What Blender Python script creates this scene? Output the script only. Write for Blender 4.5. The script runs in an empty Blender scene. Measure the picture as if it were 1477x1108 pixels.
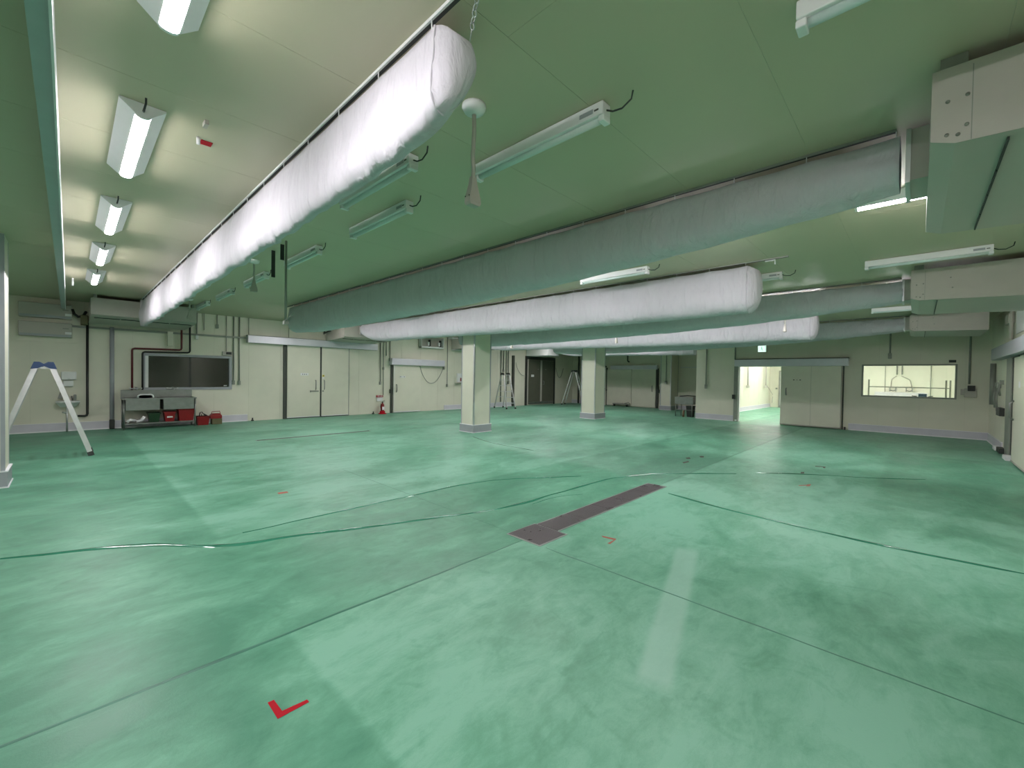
import bpy, bmesh, math, random
from mathutils import Vector, Matrix, noise
random.seed(7)
S = bpy.context.scene
COL = S.collection
PI = math.pi

# ------------------------------------------------------------------ camera
YAW, PITCH, ROLL, FPX, EYE = .762964, -.0166911, -.0157064, 611.37, 1.5
fw = Vector((math.cos(YAW)*math.cos(PITCH), math.sin(YAW)*math.cos(PITCH), math.sin(PITCH)))
r0 = Vector((math.sin(YAW), -math.cos(YAW), 0)); d0 = fw.cross(r0)
RT = r0*math.cos(ROLL)+d0*math.sin(ROLL); DN = -r0*math.sin(ROLL)+d0*math.cos(ROLL)
cd = bpy.data.cameras.new('camera'); cam = bpy.data.objects.new('camera', cd); COL.objects.link(cam)
m = Matrix((( RT.x, -DN.x, -fw.x, 0), (RT.y, -DN.y, -fw.y, 0), (RT.z, -DN.z, -fw.z, EYE), (0, 0, 0, 1)))
cam.matrix_world = m
cd.sensor_fit = 'HORIZONTAL'; cd.sensor_width = 36; cd.lens = FPX/1477*36; cd.clip_start = .05; cd.clip_end = 200
S.camera = cam
# ------------------------------------------------------------------ world + exposure
w = bpy.data.worlds.new('world'); S.world = w; w.use_nodes = True
w.node_tree.nodes['Background'].inputs[0].default_value = (.5, .55, .5, 1)
w.node_tree.nodes['Background'].inputs[1].default_value = .02
S.view_settings.view_transform = 'Standard'; S.view_settings.look = 'None'
S.view_settings.gamma = 1; S.view_settings.use_curve_mapping = False
S.view_settings.exposure = 0.19
LAMP = 122.0        # emission of the lit diffusers
LAMP2 = 118.0       # brighter lights of the neighbouring room
S.cycles.max_bounces = 8; S.cycles.diffuse_bounces = 6

CH = 3.2           # ceiling height
YA = 15.05         # wall_left plane
XC = 16.95         # wall_right plane
XB = 21.0          # wall_far plane
YD = -1.4          # wall_side plane

# ------------------------------------------------------------------ materials
def mat(name, color, rough=.5, metal=0., var=0., scale=6., bump=0., bscale=60., emit=None, estr=0., coat=0., spec=None, stretch=None):
    M = bpy.data.materials.new(name); M.use_nodes = True
    nt = M.node_tree; b = nt.nodes['Principled BSDF']; L = nt.links
    b.inputs['Base Color'].default_value = (*color, 1); b.inputs['Roughness'].default_value = rough
    b.inputs['Metallic'].default_value = metal
    if coat: b.inputs['Coat Weight'].default_value = coat
    if spec is not None: b.inputs['Specular IOR Level'].default_value = spec
    tc = nt.nodes.new('ShaderNodeTexCoord')
    mp = nt.nodes.new('ShaderNodeMapping'); L.new(tc.outputs['Object'], mp.inputs[0])
    if stretch: mp.inputs['Scale'].default_value = stretch
    if var:
        n = nt.nodes.new('ShaderNodeTexNoise'); n.inputs['Scale'].default_value = scale; n.inputs['Detail'].default_value = 5
        L.new(mp.outputs[0], n.inputs[0])
        r = nt.nodes.new('ShaderNodeMapRange'); r.inputs['From Min'].default_value = .3; r.inputs['From Max'].default_value = .7
        r.inputs['To Min'].default_value = 1-var; r.inputs['To Max'].default_value = 1+var
        L.new(n.outputs['Fac'], r.inputs['Value'])
        mx = nt.nodes.new('ShaderNodeVectorMath'); mx.operation = 'SCALE'; mx.inputs[0].default_value = color
        L.new(r.outputs[0], mx.inputs['Scale']); L.new(mx.outputs[0], b.inputs['Base Color'])
        r2 = nt.nodes.new('ShaderNodeMapRange'); r2.inputs['To Min'].default_value = max(0, rough-.12); r2.inputs['To Max'].default_value = min(1, rough+.12)
        L.new(n.outputs['Fac'], r2.inputs['Value']); L.new(r2.outputs[0], b.inputs['Roughness'])
    if bump:
        n2 = nt.nodes.new('ShaderNodeTexNoise'); n2.inputs['Scale'].default_value = bscale; n2.inputs['Detail'].default_value = 3
        L.new(mp.outputs[0], n2.inputs[0])
        bp = nt.nodes.new('ShaderNodeBump'); bp.inputs['Strength'].default_value = bump; bp.inputs['Distance'].default_value = .01
        L.new(n2.outputs['Fac'], bp.inputs['Height']); L.new(bp.outputs[0], b.inputs['Normal'])
    if emit:
        b.inputs['Emission Color'].default_value = (*emit, 1); b.inputs['Emission Strength'].default_value = estr
    return M

M = {}
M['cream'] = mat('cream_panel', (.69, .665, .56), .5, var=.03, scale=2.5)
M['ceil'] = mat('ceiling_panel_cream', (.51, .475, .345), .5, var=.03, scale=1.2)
M['joint_c'] = mat('ceiling_sealant', (.54, .53, .43), .6, var=.05)
M['joint'] = mat('joint_sealant', (.62, .60, .50), .7, var=.05)
M['white'] = mat('white_enamel', (.78, .77, .78), .4, var=.02)
M['greywhite'] = mat('grey_white_enamel', (.44, .41, .37), .5, var=.03, bump=.1)
M['door'] = mat('door_skin', (.69, .665, .56), .42, var=.03, scale=3)
M['basewall'] = mat('pale_cove_base', (.60, .575, .64), .45, var=.05, scale=4)
M['base'] = mat('vinyl_cove_base', (.34, .35, .38), .5, var=.05, scale=4)
M['basetrim'] = mat('white_base_trim', (.80, .79, .82), .4, var=.02)
M['alu'] = mat('aluminium', (.62, .62, .63), .38, metal=.8, var=.06, scale=10)
M['track'] = mat('track_cover_metal', (.64, .625, .69), .42, metal=.35, var=.05, scale=3)
M['steel'] = mat('stainless_steel', (.27, .275, .265), .35, metal=.85, var=.1, scale=9)
M['dark'] = mat('dark_rubber', (.03, .032, .03), .6, var=.1)
M['darkgap'] = mat('dark_seal', (.055, .06, .05), .7, var=.1)
M['pipe'] = mat('grey_conduit', (.26, .27, .24), .5, metal=.2, var=.08)
M['black'] = mat('black_pipe_lagging', (.015, .014, .014), .55, var=.1)
M['redpipe'] = mat('red_black_pipe', (.12, .015, .02), .5, var=.1)
M['red'] = mat('red_paint', (.24, .005, .007), .42, var=.12, scale=8)
M['tape'] = mat('red_tape', (.36, .003, .012), .75, var=.05, scale=40, spec=.2)
M['tapeold'] = mat('faded_red_tape', (.36, .10, .07), .6, var=.2, scale=40)
M['tapedark'] = mat('dirty_tape', (.05, .03, .02), .6, var=.2, scale=40)
M['green'] = mat('green_plastic', (.008, .045, .014), .5, var=.1)
M['olive'] = mat('olive_box', (.12, .11, .05), .6, var=.1)
M['yellow'] = mat('yellow_label', (.75, .62, .10), .5, var=.03)
M['blue'] = mat('blue_plastic', (.03, .06, .16), .45, var=.1)
M['screen'] = mat('dark_screen', (.02, .05, .09), .2, var=.1)
M['doordark'] = mat('dark_door_skin', (.10, .10, .075), .45, var=.08, scale=3)
M['beam'] = mat('blue_grey_beam', (.40, .44, .46), .5, var=.06)
M['grate'] = mat('grating_steel', (.12, .098, .108), .30, metal=.35, var=.03, scale=4)
M['gratelight'] = mat('grating_frame', (.30, .31, .30), .45, metal=.4, var=.1)
M['lamp_off'] = mat('unlit_diffuser', (.62, .70, .68), .35, var=.02)
M['lamp_on'] = mat('lit_diffuser', (.9, .9, .9), .5, emit=(1, .965, .985), estr=LAMP)
M['lamp_on2'] = mat('lit_diffuser_bright', (.9, .9, .9), .5, emit=(1, .975, .94), estr=LAMP2)
M['exit'] = mat('exit_sign_face', (.85, .95, .9), .5, emit=(.80, 1, .93), estr=.95)
M['exitgreen'] = mat('exit_sign_green', (.02, .35, .15), .5, emit=(.25, .75, .5), estr=.5)
M['ink'] = mat('dark_ink', (.08, .08, .07), .6, var=.05)
M['wood'] = mat('brown_crate', (.14, .08, .04), .6, var=.1)
M['seamdark'] = mat('green_floor_sealant', (.035, .175, .11), .10, var=.2, scale=3)
M['grease'] = mat('joint_line_green', (.035, .15, .10), .45, var=.15, scale=3)

def fabric():
    Mt = mat('duct_fabric', (.58, .55, .605), .85, var=.03, scale=3)
    nt = Mt.node_tree; b = nt.nodes['Principled BSDF']; L = nt.links
    b.inputs['Sheen Weight'].default_value = .15
    n = nt.nodes.new('ShaderNodeTexNoise'); n.inputs['Scale'].default_value = 260
    tc = nt.nodes.new('ShaderNodeTexCoord'); L.new(tc.outputs['Object'], n.inputs[0])
    bp = nt.nodes.new('ShaderNodeBump'); bp.inputs['Strength'].default_value = .12; bp.inputs['Distance'].default_value = .003
    L.new(n.outputs['Fac'], bp.inputs['Height'])
    n2 = nt.nodes.new('ShaderNodeTexNoise'); n2.inputs['Scale'].default_value = 5; n2.inputs['Detail'].default_value = 3
    mp = nt.nodes.new('ShaderNodeMapping'); mp.inputs['Scale'].default_value = (1, 1.6, .45)
    L.new(tc.outputs['Object'], mp.inputs[0]); L.new(mp.outputs[0], n2.inputs[0])
    b2 = nt.nodes.new('ShaderNodeBump'); b2.inputs['Strength'].default_value = .6; b2.inputs['Distance'].default_value = .045
    n3 = nt.nodes.new('ShaderNodeTexNoise'); n3.inputs['Scale'].default_value = 7; n3.inputs['Detail'].default_value = 4; n3.inputs['Distortion'].default_value = 1.2
    mp3 = nt.nodes.new('ShaderNodeMapping'); mp3.inputs['Scale'].default_value = (1, 1.5, .22); L.new(tc.outputs['Object'], mp3.inputs[0]); L.new(mp3.outputs[0], n3.inputs[0])
    ad = nt.nodes.new('ShaderNodeMath'); ad.operation = 'ADD'; L.new(n2.outputs['Fac'], ad.inputs[0]); L.new(n3.outputs['Fac'], ad.inputs[1])
    L.new(ad.outputs[0], b2.inputs['Height']); L.new(bp.outputs[0], b2.inputs['Normal']); L.new(b2.outputs[0], b.inputs['Normal'])
    return Mt
M['fabric'] = fabric()

def glassmat():
    g = bpy.data.materials.new('window_glass'); g.use_nodes = True
    b = g.node_tree.nodes['Principled BSDF']
    b.inputs['Transmission Weight'].default_value = 1; b.inputs['Roughness'].default_value = .02
    b.inputs['Base Color'].default_value = (.95, .98, .96, 1); b.inputs['IOR'].default_value = 1.45
    return g
M['glass'] = glassmat()

def floormat():
    Mt = bpy.data.materials.new('green_epoxy_floor'); Mt.use_nodes = True
    nt = Mt.node_tree; b = nt.nodes['Principled BSDF']; L = nt.links; N = nt.nodes.new
    geo = N('ShaderNodeNewGeometry')
    def noi(sc, det, stretch=(1, 1, 1), rot=0, dist=0., rough=.55):
        mp = N('ShaderNodeMapping'); mp.inputs['Scale'].default_value = stretch; mp.inputs['Rotation'].default_value = (0, 0, rot)
        L.new(geo.outputs['Position'], mp.inputs[0])
        n = N('ShaderNodeTexNoise'); n.inputs['Scale'].default_value = sc; n.inputs['Detail'].default_value = det
        n.inputs['Distortion'].default_value = dist; n.inputs['Roughness'].default_value = rough
        L.new(mp.outputs[0], n.inputs[0]); return n
    def rng(src, a, c, d, e, smooth=False):
        r = N('ShaderNodeMapRange'); r.inputs['From Min'].default_value = a; r.inputs['From Max'].default_value = c
        r.inputs['To Min'].default_value = d; r.inputs['To Max'].default_value = e
        if smooth: r.interpolation_type = 'SMOOTHSTEP'
        L.new(src, r.inputs['Value']); return r.outputs[0]
    def math_(op, a, c):
        n = N('ShaderNodeMath'); n.operation = op
        for i, v in enumerate((a, c)):
            if isinstance(v, (int, float)): n.inputs[i].default_value = v
            else: L.new(v, n.inputs[i])
        return n.outputs[0]
    n1 = noi(.55, 5, (1, 1.3, 1), .5, .6); n2 = noi(1.3, 7, (.75, 1.3, 1), -.6, 1.1, .6); n3 = noi(5, 8, (.6, 1.4, 1), -.7, .9, .68)
    n4 = noi(260, 2)
    f = math_('ADD', rng(n1.outputs['Fac'], .33, .68, -.5, .5), rng(n2.outputs['Fac'], .36, .64, -.46, .46))
    f = math_('ADD', f, rng(n3.outputs['Fac'], .36, .66, -.26, .26))
    f = math_('ADD', f, rng(n4.outputs['Fac'], .3, .7, -.10, .10))
    f = math_('ADD', f, rng(noi(24, 5, (.55, 1.3, 1), -.75, 1.5, .7).outputs['Fac'], .32, .7, -.14, .14))
    f = math_('ADD', f, rng(noi(2.6, 3, (1, 1, 1), .2, 2.2, .5).outputs['Fac'], .56, .64, 0, -.22))
    # pale slanted rectangle with soft edges mixed into the floor colour
    sx = N('ShaderNodeSeparateXYZ'); mp = N('ShaderNodeMapping'); mp.vector_type = 'TEXTURE'
    mp.inputs['Location'].default_value = (2.88, 1.17, 0); mp.inputs['Rotation'].default_value = (0, 0, math.atan2(.55, 1.86))
    L.new(geo.outputs['Position'], mp.inputs[0]); L.new(mp.outputs[0], sx.inputs[0])
    ax = math_('ABSOLUTE', sx.outputs[0], 0); ay = math_('ABSOLUTE', sx.outputs[1], 0)
    k = math_('MULTIPLY', rng(ax, .86, 1.02, 1, 0, True), rng(ay, .055, .115, 1, 0, True))
    # straight-edged bays of the floor colour: two paler, one darker
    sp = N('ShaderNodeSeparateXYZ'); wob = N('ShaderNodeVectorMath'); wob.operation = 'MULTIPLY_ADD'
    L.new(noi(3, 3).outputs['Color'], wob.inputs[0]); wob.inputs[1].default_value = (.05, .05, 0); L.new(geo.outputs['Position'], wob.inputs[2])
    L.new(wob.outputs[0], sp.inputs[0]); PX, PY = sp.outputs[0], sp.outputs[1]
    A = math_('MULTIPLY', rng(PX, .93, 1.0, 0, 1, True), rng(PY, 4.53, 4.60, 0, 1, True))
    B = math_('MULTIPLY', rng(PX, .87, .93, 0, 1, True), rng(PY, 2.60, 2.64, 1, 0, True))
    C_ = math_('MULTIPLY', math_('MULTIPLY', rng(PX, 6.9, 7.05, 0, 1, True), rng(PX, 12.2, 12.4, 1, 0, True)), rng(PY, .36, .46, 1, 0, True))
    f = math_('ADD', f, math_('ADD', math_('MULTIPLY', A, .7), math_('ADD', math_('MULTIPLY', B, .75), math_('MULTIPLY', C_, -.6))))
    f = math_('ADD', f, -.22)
    cr = N('ShaderNodeValToRGB'); L.new(rng(f, -.9, .9, 0, 1), cr.inputs[0])
    e = cr.color_ramp.elements
    e[0].position = 0; e[0].color = (.060, .205, .130, 1); e[1].position = 1; e[1].color = (.188, .405, .295, 1)
    x = e.new(.42); x.color = (.096, .276, .180, 1); x = e.new(.62); x.color = (.122, .318, .213, 1)
    mx = N('ShaderNodeMix'); mx.data_type = 'RGBA'; L.new(math_('MULTIPLY', k, .62), mx.inputs[0]); L.new(cr.outputs[0], mx.inputs[6])
    mx.inputs[7].default_value = (.29, .48, .39, 1)
    L.new(mx.outputs[2], b.inputs['Base Color'])
    L.new(rng(n2.outputs['Fac'], .3, .7, .36, .52), b.inputs['Roughness'])
    b.inputs['Specular IOR Level'].default_value = .32
    bp = N('ShaderNodeBump'); bp.inputs['Strength'].default_value = .18; bp.inputs['Distance'].default_value = .02
    L.new(noi(2.2, 4, (1, 1, 1)).outputs['Fac'], bp.inputs['Height'])
    bp2 = N('ShaderNodeBump'); bp2.inputs['Strength'].default_value = .25; bp2.inputs['Distance'].default_value = .002
    L.new(noi(90, 3).outputs['Fac'], bp2.inputs['Height']); L.new(bp.outputs[0], bp2.inputs['Normal'])
    L.new(bp2.outputs[0], b.inputs['Normal'])
    return Mt
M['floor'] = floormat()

# ------------------------------------------------------------------ helpers
def on(px, py, axis, v):            # a measured picture point carried onto a real wall / floor plane
    d = fw*FPX + RT*(px-738.5) + DN*(py-554); C = Vector((0, 0, EYE)); t = (v-C[axis])/d[axis]
    return C+d*t

class MB:
    def __init__(s): s.v = []; s.f = []; s.sm = []
    def add(s, vs, fs, smooth=False):
        o = len(s.v); s.v += [tuple(v) for v in vs]
        for f in fs: s.f.append(tuple(i+o for i in f)); s.sm.append(smooth)
        return s
    def box(s, x0, x1, y0, y1, z0, z1, bev=0):
        if x0 > x1: x0, x1 = x1, x0
        if y0 > y1: y0, y1 = y1, y0
        if z0 > z1: z0, z1 = z1, z0
        if bev <= 0:
            vs = [(x, y, z) for z in (z0, z1) for y in (y0, y1) for x in (x0, x1)]
            return s.add(vs, [(0, 2, 3, 1), (4, 5, 7, 6), (0, 1, 5, 4), (2, 6, 7, 3), (0, 4, 6, 2), (1, 3, 7, 5)])
        bm = bmesh.new(); bmesh.ops.create_cube(bm, size=1)
        for v in bm.verts:
            v.co = ((x0+x1)/2+v.co.x*(x1-x0), (y0+y1)/2+v.co.y*(y1-y0), (z0+z1)/2+v.co.z*(z1-z0))
        b = min(bev, .45*min(x1-x0, y1-y0, z1-z0))
        bmesh.ops.bevel(bm, geom=bm.edges[:], offset=b, segments=2, affect='EDGES', profile=.5)
        bm.verts.index_update(); s.add([v.co[:] for v in bm.verts], [[v.index for v in f.verts] for f in bm.faces]); bm.free(); return s
    def loft(s, rings, cap=True, smooth=True, closed=True):
        n = len(rings[0]); vs = [p for r in rings for p in r]; fs = []
        for i in range(len(rings)-1):
            for j in range(n if closed else n-1):
                k = (j+1) % n; fs.append((i*n+j, i*n+k, (i+1)*n+k, (i+1)*n+j))
        if cap: fs += [tuple(range(n))[::-1], tuple(range((len(rings)-1)*n, len(rings)*n))]
        return s.add(vs, fs, smooth)
    def tube(s, pts, r, n=8, cap=True):
        pts = [Vector(p) for p in pts]; rings = []
        up = None
        for i, p in enumerate(pts):
            a = pts[max(i-1, 0)]; b = pts[min(i+1, len(pts)-1)]; t = (b-a).normalized()
            if up is None: up = t.orthogonal().normalized()
            up = (up-t*up.dot(t)).normalized(); sd = t.cross(up)
            rr = r[i] if isinstance(r, (list, tuple)) else r
            rings.append([p+(up*math.cos(2*PI*k/n)+sd*math.sin(2*PI*k/n))*rr for k in range(n)])
        return s.loft(rings, cap)
    def bar(s, a, b, w, h, up=(0, 0, 1)):     # rectangular bar
        a = Vector(a); b = Vector(b); t = (b-a).normalized(); u = Vector(up); u = (u-t*u.dot(t))
        u = u.normalized() if u.length > 1e-4 else t.orthogonal().normalized(); sd = t.cross(u)
        R = [[p+sd*x*w/2+u*y*h/2 for x, y in ((-1, -1), (1, -1), (1, 1), (-1, 1))] for p in (a, b)]
        return s.loft(R, True, False)
    def prism(s, poly, axis, a, b):           # polygon extruded along an axis; poly = the two other coords in order
        def mk(p, t):
            q = list(p); q.insert(axis, t); return tuple(q)
        return s.loft([[mk(p, a) for p in poly], [mk(p, b) for p in poly]], True, False)
    def build(s, name, mt, parent=None, hang=None):
        me = bpy.data.meshes.new(name)
        off = parent_origin(parent) if parent else Vector((0, 0, 0))
        me.from_pydata([tuple(Vector(v)-off) for v in s.v], [], s.f)
        me.polygons.foreach_set('use_smooth', s.sm)
        me.materials.append(mt)
        bm = bmesh.new(); bm.from_mesh(me); bmesh.ops.recalc_face_normals(bm, faces=bm.faces[:]); bm.to_mesh(me); bm.free()
        me.update()
        o = bpy.data.objects.new(name, me); COL.objects.link(o)
        if parent: o.parent = parent
        return o
def parent_origin(o):
    v = Vector((0, 0, 0))
    while o: v += o.location; o = o.parent
    return v
def tag(o, label, cat, group=None):
    o['label'] = label; o['category'] = cat
    if group: o['group'] = group
    return o
def thing(name, label, cat, loc=(0, 0, 0), group=None):
    o = bpy.data.objects.new(name, None); o.empty_display_size = .1; COL.objects.link(o); o.location = loc
    return tag(o, label, cat, group)
def st(o): o['kind'] = 'structure'; return o
def setting(name, loc=(0, 0, 0)):
    o = bpy.data.objects.new(name, None); COL.objects.link(o); o.location = loc; o['kind'] = 'structure'; return o
KIDS = {}
def copy_tree(o, parent=None):
    c = o.copy(); COL.objects.link(c)
    if parent: c.parent = parent
    for ch in [x for x in o.children]: copy_tree(ch, c)
    return c
def box(name, mt, parent, *a, bev=0): return MB().box(*a, bev=bev).build(name, mt, parent)
def text(s_, size, depth, mt, name, parent, M4):
    cu = bpy.data.curves.new('t', 'FONT'); cu.body = s_; cu.size = size; cu.extrude = depth; cu.align_x = 'CENTER'; cu.align_y = 'CENTER'
    o = bpy.data.objects.new('t', cu); COL.objects.link(o)
    dg = bpy.context.evaluated_depsgraph_get(); me = bpy.data.meshes.new_from_object(o.evaluated_get(dg))
    bpy.data.objects.remove(o)
    off = parent_origin(parent)
    me.transform(Matrix.Translation(-off) @ M4); me.materials.clear(); me.materials.append(mt)
    r = bpy.data.objects.new(name, me); COL.objects.link(r); r.parent = parent; return r
def facing_A(x, y, z): return Matrix.Translation((x, y, z)) @ Matrix.Rotation(PI/2, 4, 'X')                 # reads from -Y side
def facing_C(x, y, z): return Matrix.Translation((x, y, z)) @ Matrix.Rotation(-PI/2, 4, 'Z') @ Matrix.Rotation(PI/2, 4, 'X')  # reads from -X side

# panelled wall: axis = direction it runs along (0: along X, 1: along Y); plane value; thick goes to +side
def rect_cut(u0, u1, z0, z1, holes):
    rects = [(u0, u1, z0, z1)]
    for (a, b, c, d) in holes:
        out = []
        for (p, q, r, t) in rects:
            if b <= p or a >= q or d <= r or c >= t: out.append((p, q, r, t)); continue
            if a > p: out.append((p, a, r, t))
            if b < q: out.append((b, q, r, t))
            m0, m1 = max(p, a), min(q, b)
            if c > r: out.append((m0, m1, r, c))
            if d < t: out.append((m0, m1, d, t))
        rects = out
    return rects
def wall(name, axis, plane, side, u0, u1, holes=(), mt=None, pw=.9, z0=0, z1=CH, start=None, thick=.1):
    mt = mt or M['cream']
    P = {0: lambda u, d, z: (u, plane+side*d, z), 1: lambda u, d, z: (plane+side*d, u, z)}[axis]
    def bx(mb, a, b, c, d, e, f):
        p, q = P(a, e, c), P(b, f, d); mb.box(p[0], q[0], p[1], q[1], p[2], q[2])
    core = MB()
    for (a, b, c, d) in rect_cut(u0, u1, z0, z1, holes): bx(core, a, b, c, d, .004, thick)
    root = core.build(name, M['joint'], None); st(root)
    us = [u0]; u = (start if start is not None else u0)
    while u <= u0+.05: u += pw
    while u < u1-.05: us.append(u); u += pw
    us.append(u1)
    for i in range(len(us)-1):
        mb = MB()
        for (a, b, c, d) in rect_cut(us[i]+.003, us[i+1]-.003, z0, z1, holes): bx(mb, a, b, c, d, 0, .004)
        if mb.v: mb.build('wall_panel', mt, root)
    return root

# ------------------------------------------------------------------ shell
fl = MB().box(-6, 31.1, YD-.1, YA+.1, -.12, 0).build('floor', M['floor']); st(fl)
# ceiling of panels 0.9 m wide running along X, joints at measured lines
cl = MB().box(-6, XB+.1, YD-.1, YA+.1, CH+.002, CH+.12).build('ceiling', M['joint_c']); st(cl)
ys = [YD]; y = .62-.9*2
while y < YA-.1:
    if y > YD+.05: ys.append(y)
    y += .9
ys.append(YA)
for i in range(len(ys)-1):
    xs = [-6, 1.52, 9.0, 15.5, XB] if i % 2 else [-6, -.05, 5.6, 12.0, XB]
    for j in range(len(xs)-1):
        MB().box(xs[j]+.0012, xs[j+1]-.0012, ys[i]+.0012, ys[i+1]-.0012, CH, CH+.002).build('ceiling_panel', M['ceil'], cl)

WIN1 = (1.40, 3.37, 1.04, 1.94)
wall('wall_left', 0, YA, 1, -6, XB, [WIN1], start=3.87-.9*11)
DOORC = (3.40, 4.75, 0, 2.0); WINC = (-.76, 1.22, 1.10, 2.02)
wall('wall_right', 1, XC, 1, YD, 6.25, [DOORC, WINC], start=6.25-.9*9)
wall('wall_recess', 0, 6.25, -1, XC+.1, XB, [])
wall('wall_far', 1, XB, 1, 6.25, YA, [])
wall('wall_side', 0, YD, -1, -6, XC, [])
wall('wall_back', 1, -6, -1, YD, YA, [])

# drop beam between bays
bm_ = thing('ceiling_beam', 'blue-grey drop beam under the ceiling left of the lit row of lamps', 'beam', (-.12, 6.8, 2.95))
box('beam_casing', M['beam'], bm_, -.122, -.055, YD, YA-.01, 2.97, CH)
box('corner_trim', M['basetrim'], bm_, -.055, -.045, YD, YA-.01, 2.95, CH)

# floor joints and raised seams
def strip(name, pts, wd, ht, mt, jitter=0, taper=True):
    pts = [Vector((p[0], p[1], 0)) for p in pts]; P = []
    for i in range(len(pts)-1):
        n = max(2, int((pts[i+1]-pts[i]).length/.12))
        for k in range(n): P.append(pts[i].lerp(pts[i+1], k/n))
    P.append(pts[-1])
    for _ in range(4 if jitter else 0):
        P = [P[0]]+[(P[i-1]+P[i]*2+P[i+1])/4 for i in range(1, len(P)-1)]+[P[-1]]
    rings = []
    for i, p in enumerate(P):
        a = P[max(i-1, 0)]; b = P[min(i+1, len(P)-1)]; t = (b-a).normalized(); s_ = Vector((-t.y, t.x, 0))
        q = i/(len(P)-1); e = min(1, min(q, 1-q)*12+.25) if taper else 1
        ww = wd*e*(1+(jitter*noise.noise(Vector((p.x*1.7, p.y*1.7, 3))) if jitter else 0))
        p = p+s_*(jitter*.01*noise.noise(Vector((p.x*3, p.y*3, 9))) if jitter else 0)
        hh = ht*(1+.5*noise.noise(Vector((p.x*2.5, p.y*2.5, 1)))) if jitter else ht
        rings.append([p-s_*ww/2+Vector((0, 0, -.001)), p-s_*ww*.25+Vector((0, 0, hh*.8)), p+Vector((0, 0, hh)), p+s_*ww*.25+Vector((0, 0, hh*.8)), p+s_*ww/2+Vector((0, 0, -.001))])
    mb = MB().loft(rings, False, True, closed=False)
    return mb.build(name, mt, fl)
def F2(*px): return [on(x, y, 2, 0)[:2] for x, y in px]
strip('floor_seam', F2((0, 807), (60, 801), (130, 792), (200, 785), (245, 786), (300, 790), (370, 783), (440, 770), (510, 763), (570, 755), (640, 745), (720, 735), (775, 720), (830, 704), (880, 690), (930, 684), (1000, 683), (1062, 684)), .062, .008, M['seamdark'], 1.3)
strip('floor_seam', F2((350, 769), (418, 754), (519, 731), (587, 717), (651, 701.5), (716, 692), (783, 689), (838, 687)), .045, .005, M['seamdark'], 1.2)
strip('floor_seam', F2((768, 727), (800, 716), (840, 713)), .02, .003, M['seamdark'], 1.0)
strip('floor_seam', F2((964, 712), (1056, 737), (1127, 754), (1205, 772), (1275, 788), (1369, 806), (1477, 828)), .056, .006, M['seamdark'], 1.2)
strip('floor_seam', F2((1092, 682), (1130, 683), (1180, 685), (1240, 689), (1335, 692)), .045, .006, M['seamdark'], 1.2)
strip('floor_seam', F2((682, 630), (705, 638), (730, 643), (770, 650)), .03, .003, M['seamdark'], 1)
strip('floor_joint', [(-1.6, 2.60), (2.88, 2.59)], .026, .003, M['grease'], .8)
strip('floor_joint', [(5.80, 2.62), (XC, 2.66)], .014, .0015, M['grease'], .8)
strip('floor_joint', [(2.93, YD), (2.90, 2.33)], .018, .0015, M['grease'], .8)
strip('floor_joint', [(2.95, 2.85), (2.98, 6.5)], .008, .001, M['grease'], .8)
# slot drain
sd_ = thing('slot_drain', 'narrow dark slot drain in the green floor before the double doors', 'drain', (4.2, 10.55, 0))
box('frame', M['gratelight'], sd_, 2.86, 5.56, 10.49, 10.61, -.001, .003)
box('slot', M['dark'], sd_, 2.88, 5.54, 10.52, 10.58, .001, .0045)

# grated drain: square cover + long strip of covers
gr = thing('floor_drain', 'brown steel floor drain, square cover joined to a long grated channel', 'drain', (3.1, 2.6, 0))
box('frame', M['gratelight'], gr, 2.885, 3.295, 2.385, 2.80, -.002, .004)
def cover(x0, x1, y0, y1):
    c = box('drain_cover', M['grate'], gr, x0, x1, y0, y1, 0, .007, bev=.002)
    mb = MB(); n = int((x1-x0)/.03)
    for i in range(1, n):
        x = x0+(x1-x0)*i/n; mb.box(x-.004, x+.004, y0+.012, y1-.012, .007, .0080)
    mb.build('cover_rib', M['grate'], c)
cover(2.90, 3.285, 2.40, 2.79)
MB().box(3.297, 5.76, 2.494, 2.506, -.002, .005).box(3.297, 5.76, 2.764, 2.776, -.002, .005).box(5.75, 5.762, 2.494, 2.776, -.002, .005).build('frame', M['gratelight'], gr)
for a, b in ((3.30, 3.79), (3.795, 4.28), (4.285, 4.77), (4.775, 5.26), (5.265, 5.75)): cover(a, b, 2.508, 2.762)

# ------------------------------------------------------------------ skirting
def skirt_x(name, u0, u1, plane, side):        # runs along X
    r = setting(name, ((u0+u1)/2, plane, 0))
    box('base_board', M['basewall'], r, u0, u1, plane, plane+side*.022, .012, .205)
    box('base_bead', M['basetrim'], r, u0, u1, plane, plane+side*.036, 0, .026)
    box('cap_bead', M['basetrim'], r, u0, u1, plane, plane+side*.026, .203, .212)
def skirt_y(name, u0, u1, plane, side):
    r = setting(name, (plane, (u0+u1)/2, 0))
    box('base_board', M['basewall'], r, plane, plane+side*.022, u0, u1, .012, .205)
    box('base_bead', M['basetrim'], r, plane, plane+side*.036, u0, u1, 0, .026)
    box('cap_bead', M['basetrim'], r, plane, plane+side*.026, u0, u1, .203, .212)
skirt_x('baseboard_left', -6, 3.84, YA, -1)
skirt_x('baseboard_left', 11.42, 15.7, YA, -1)
skirt_y('baseboard_right', 4.88, 6.25, XC, -1)
skirt_y('baseboard_right', YD, 1.54, XC, -1)
skirt_x('baseboard_side', 14.35, XC, YD, 1)
skirt_y('baseboard_far', 6.3, 9.4, XB, -1)
skirt_y('baseboard_far', 12.9, YA, XB, -1)

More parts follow.
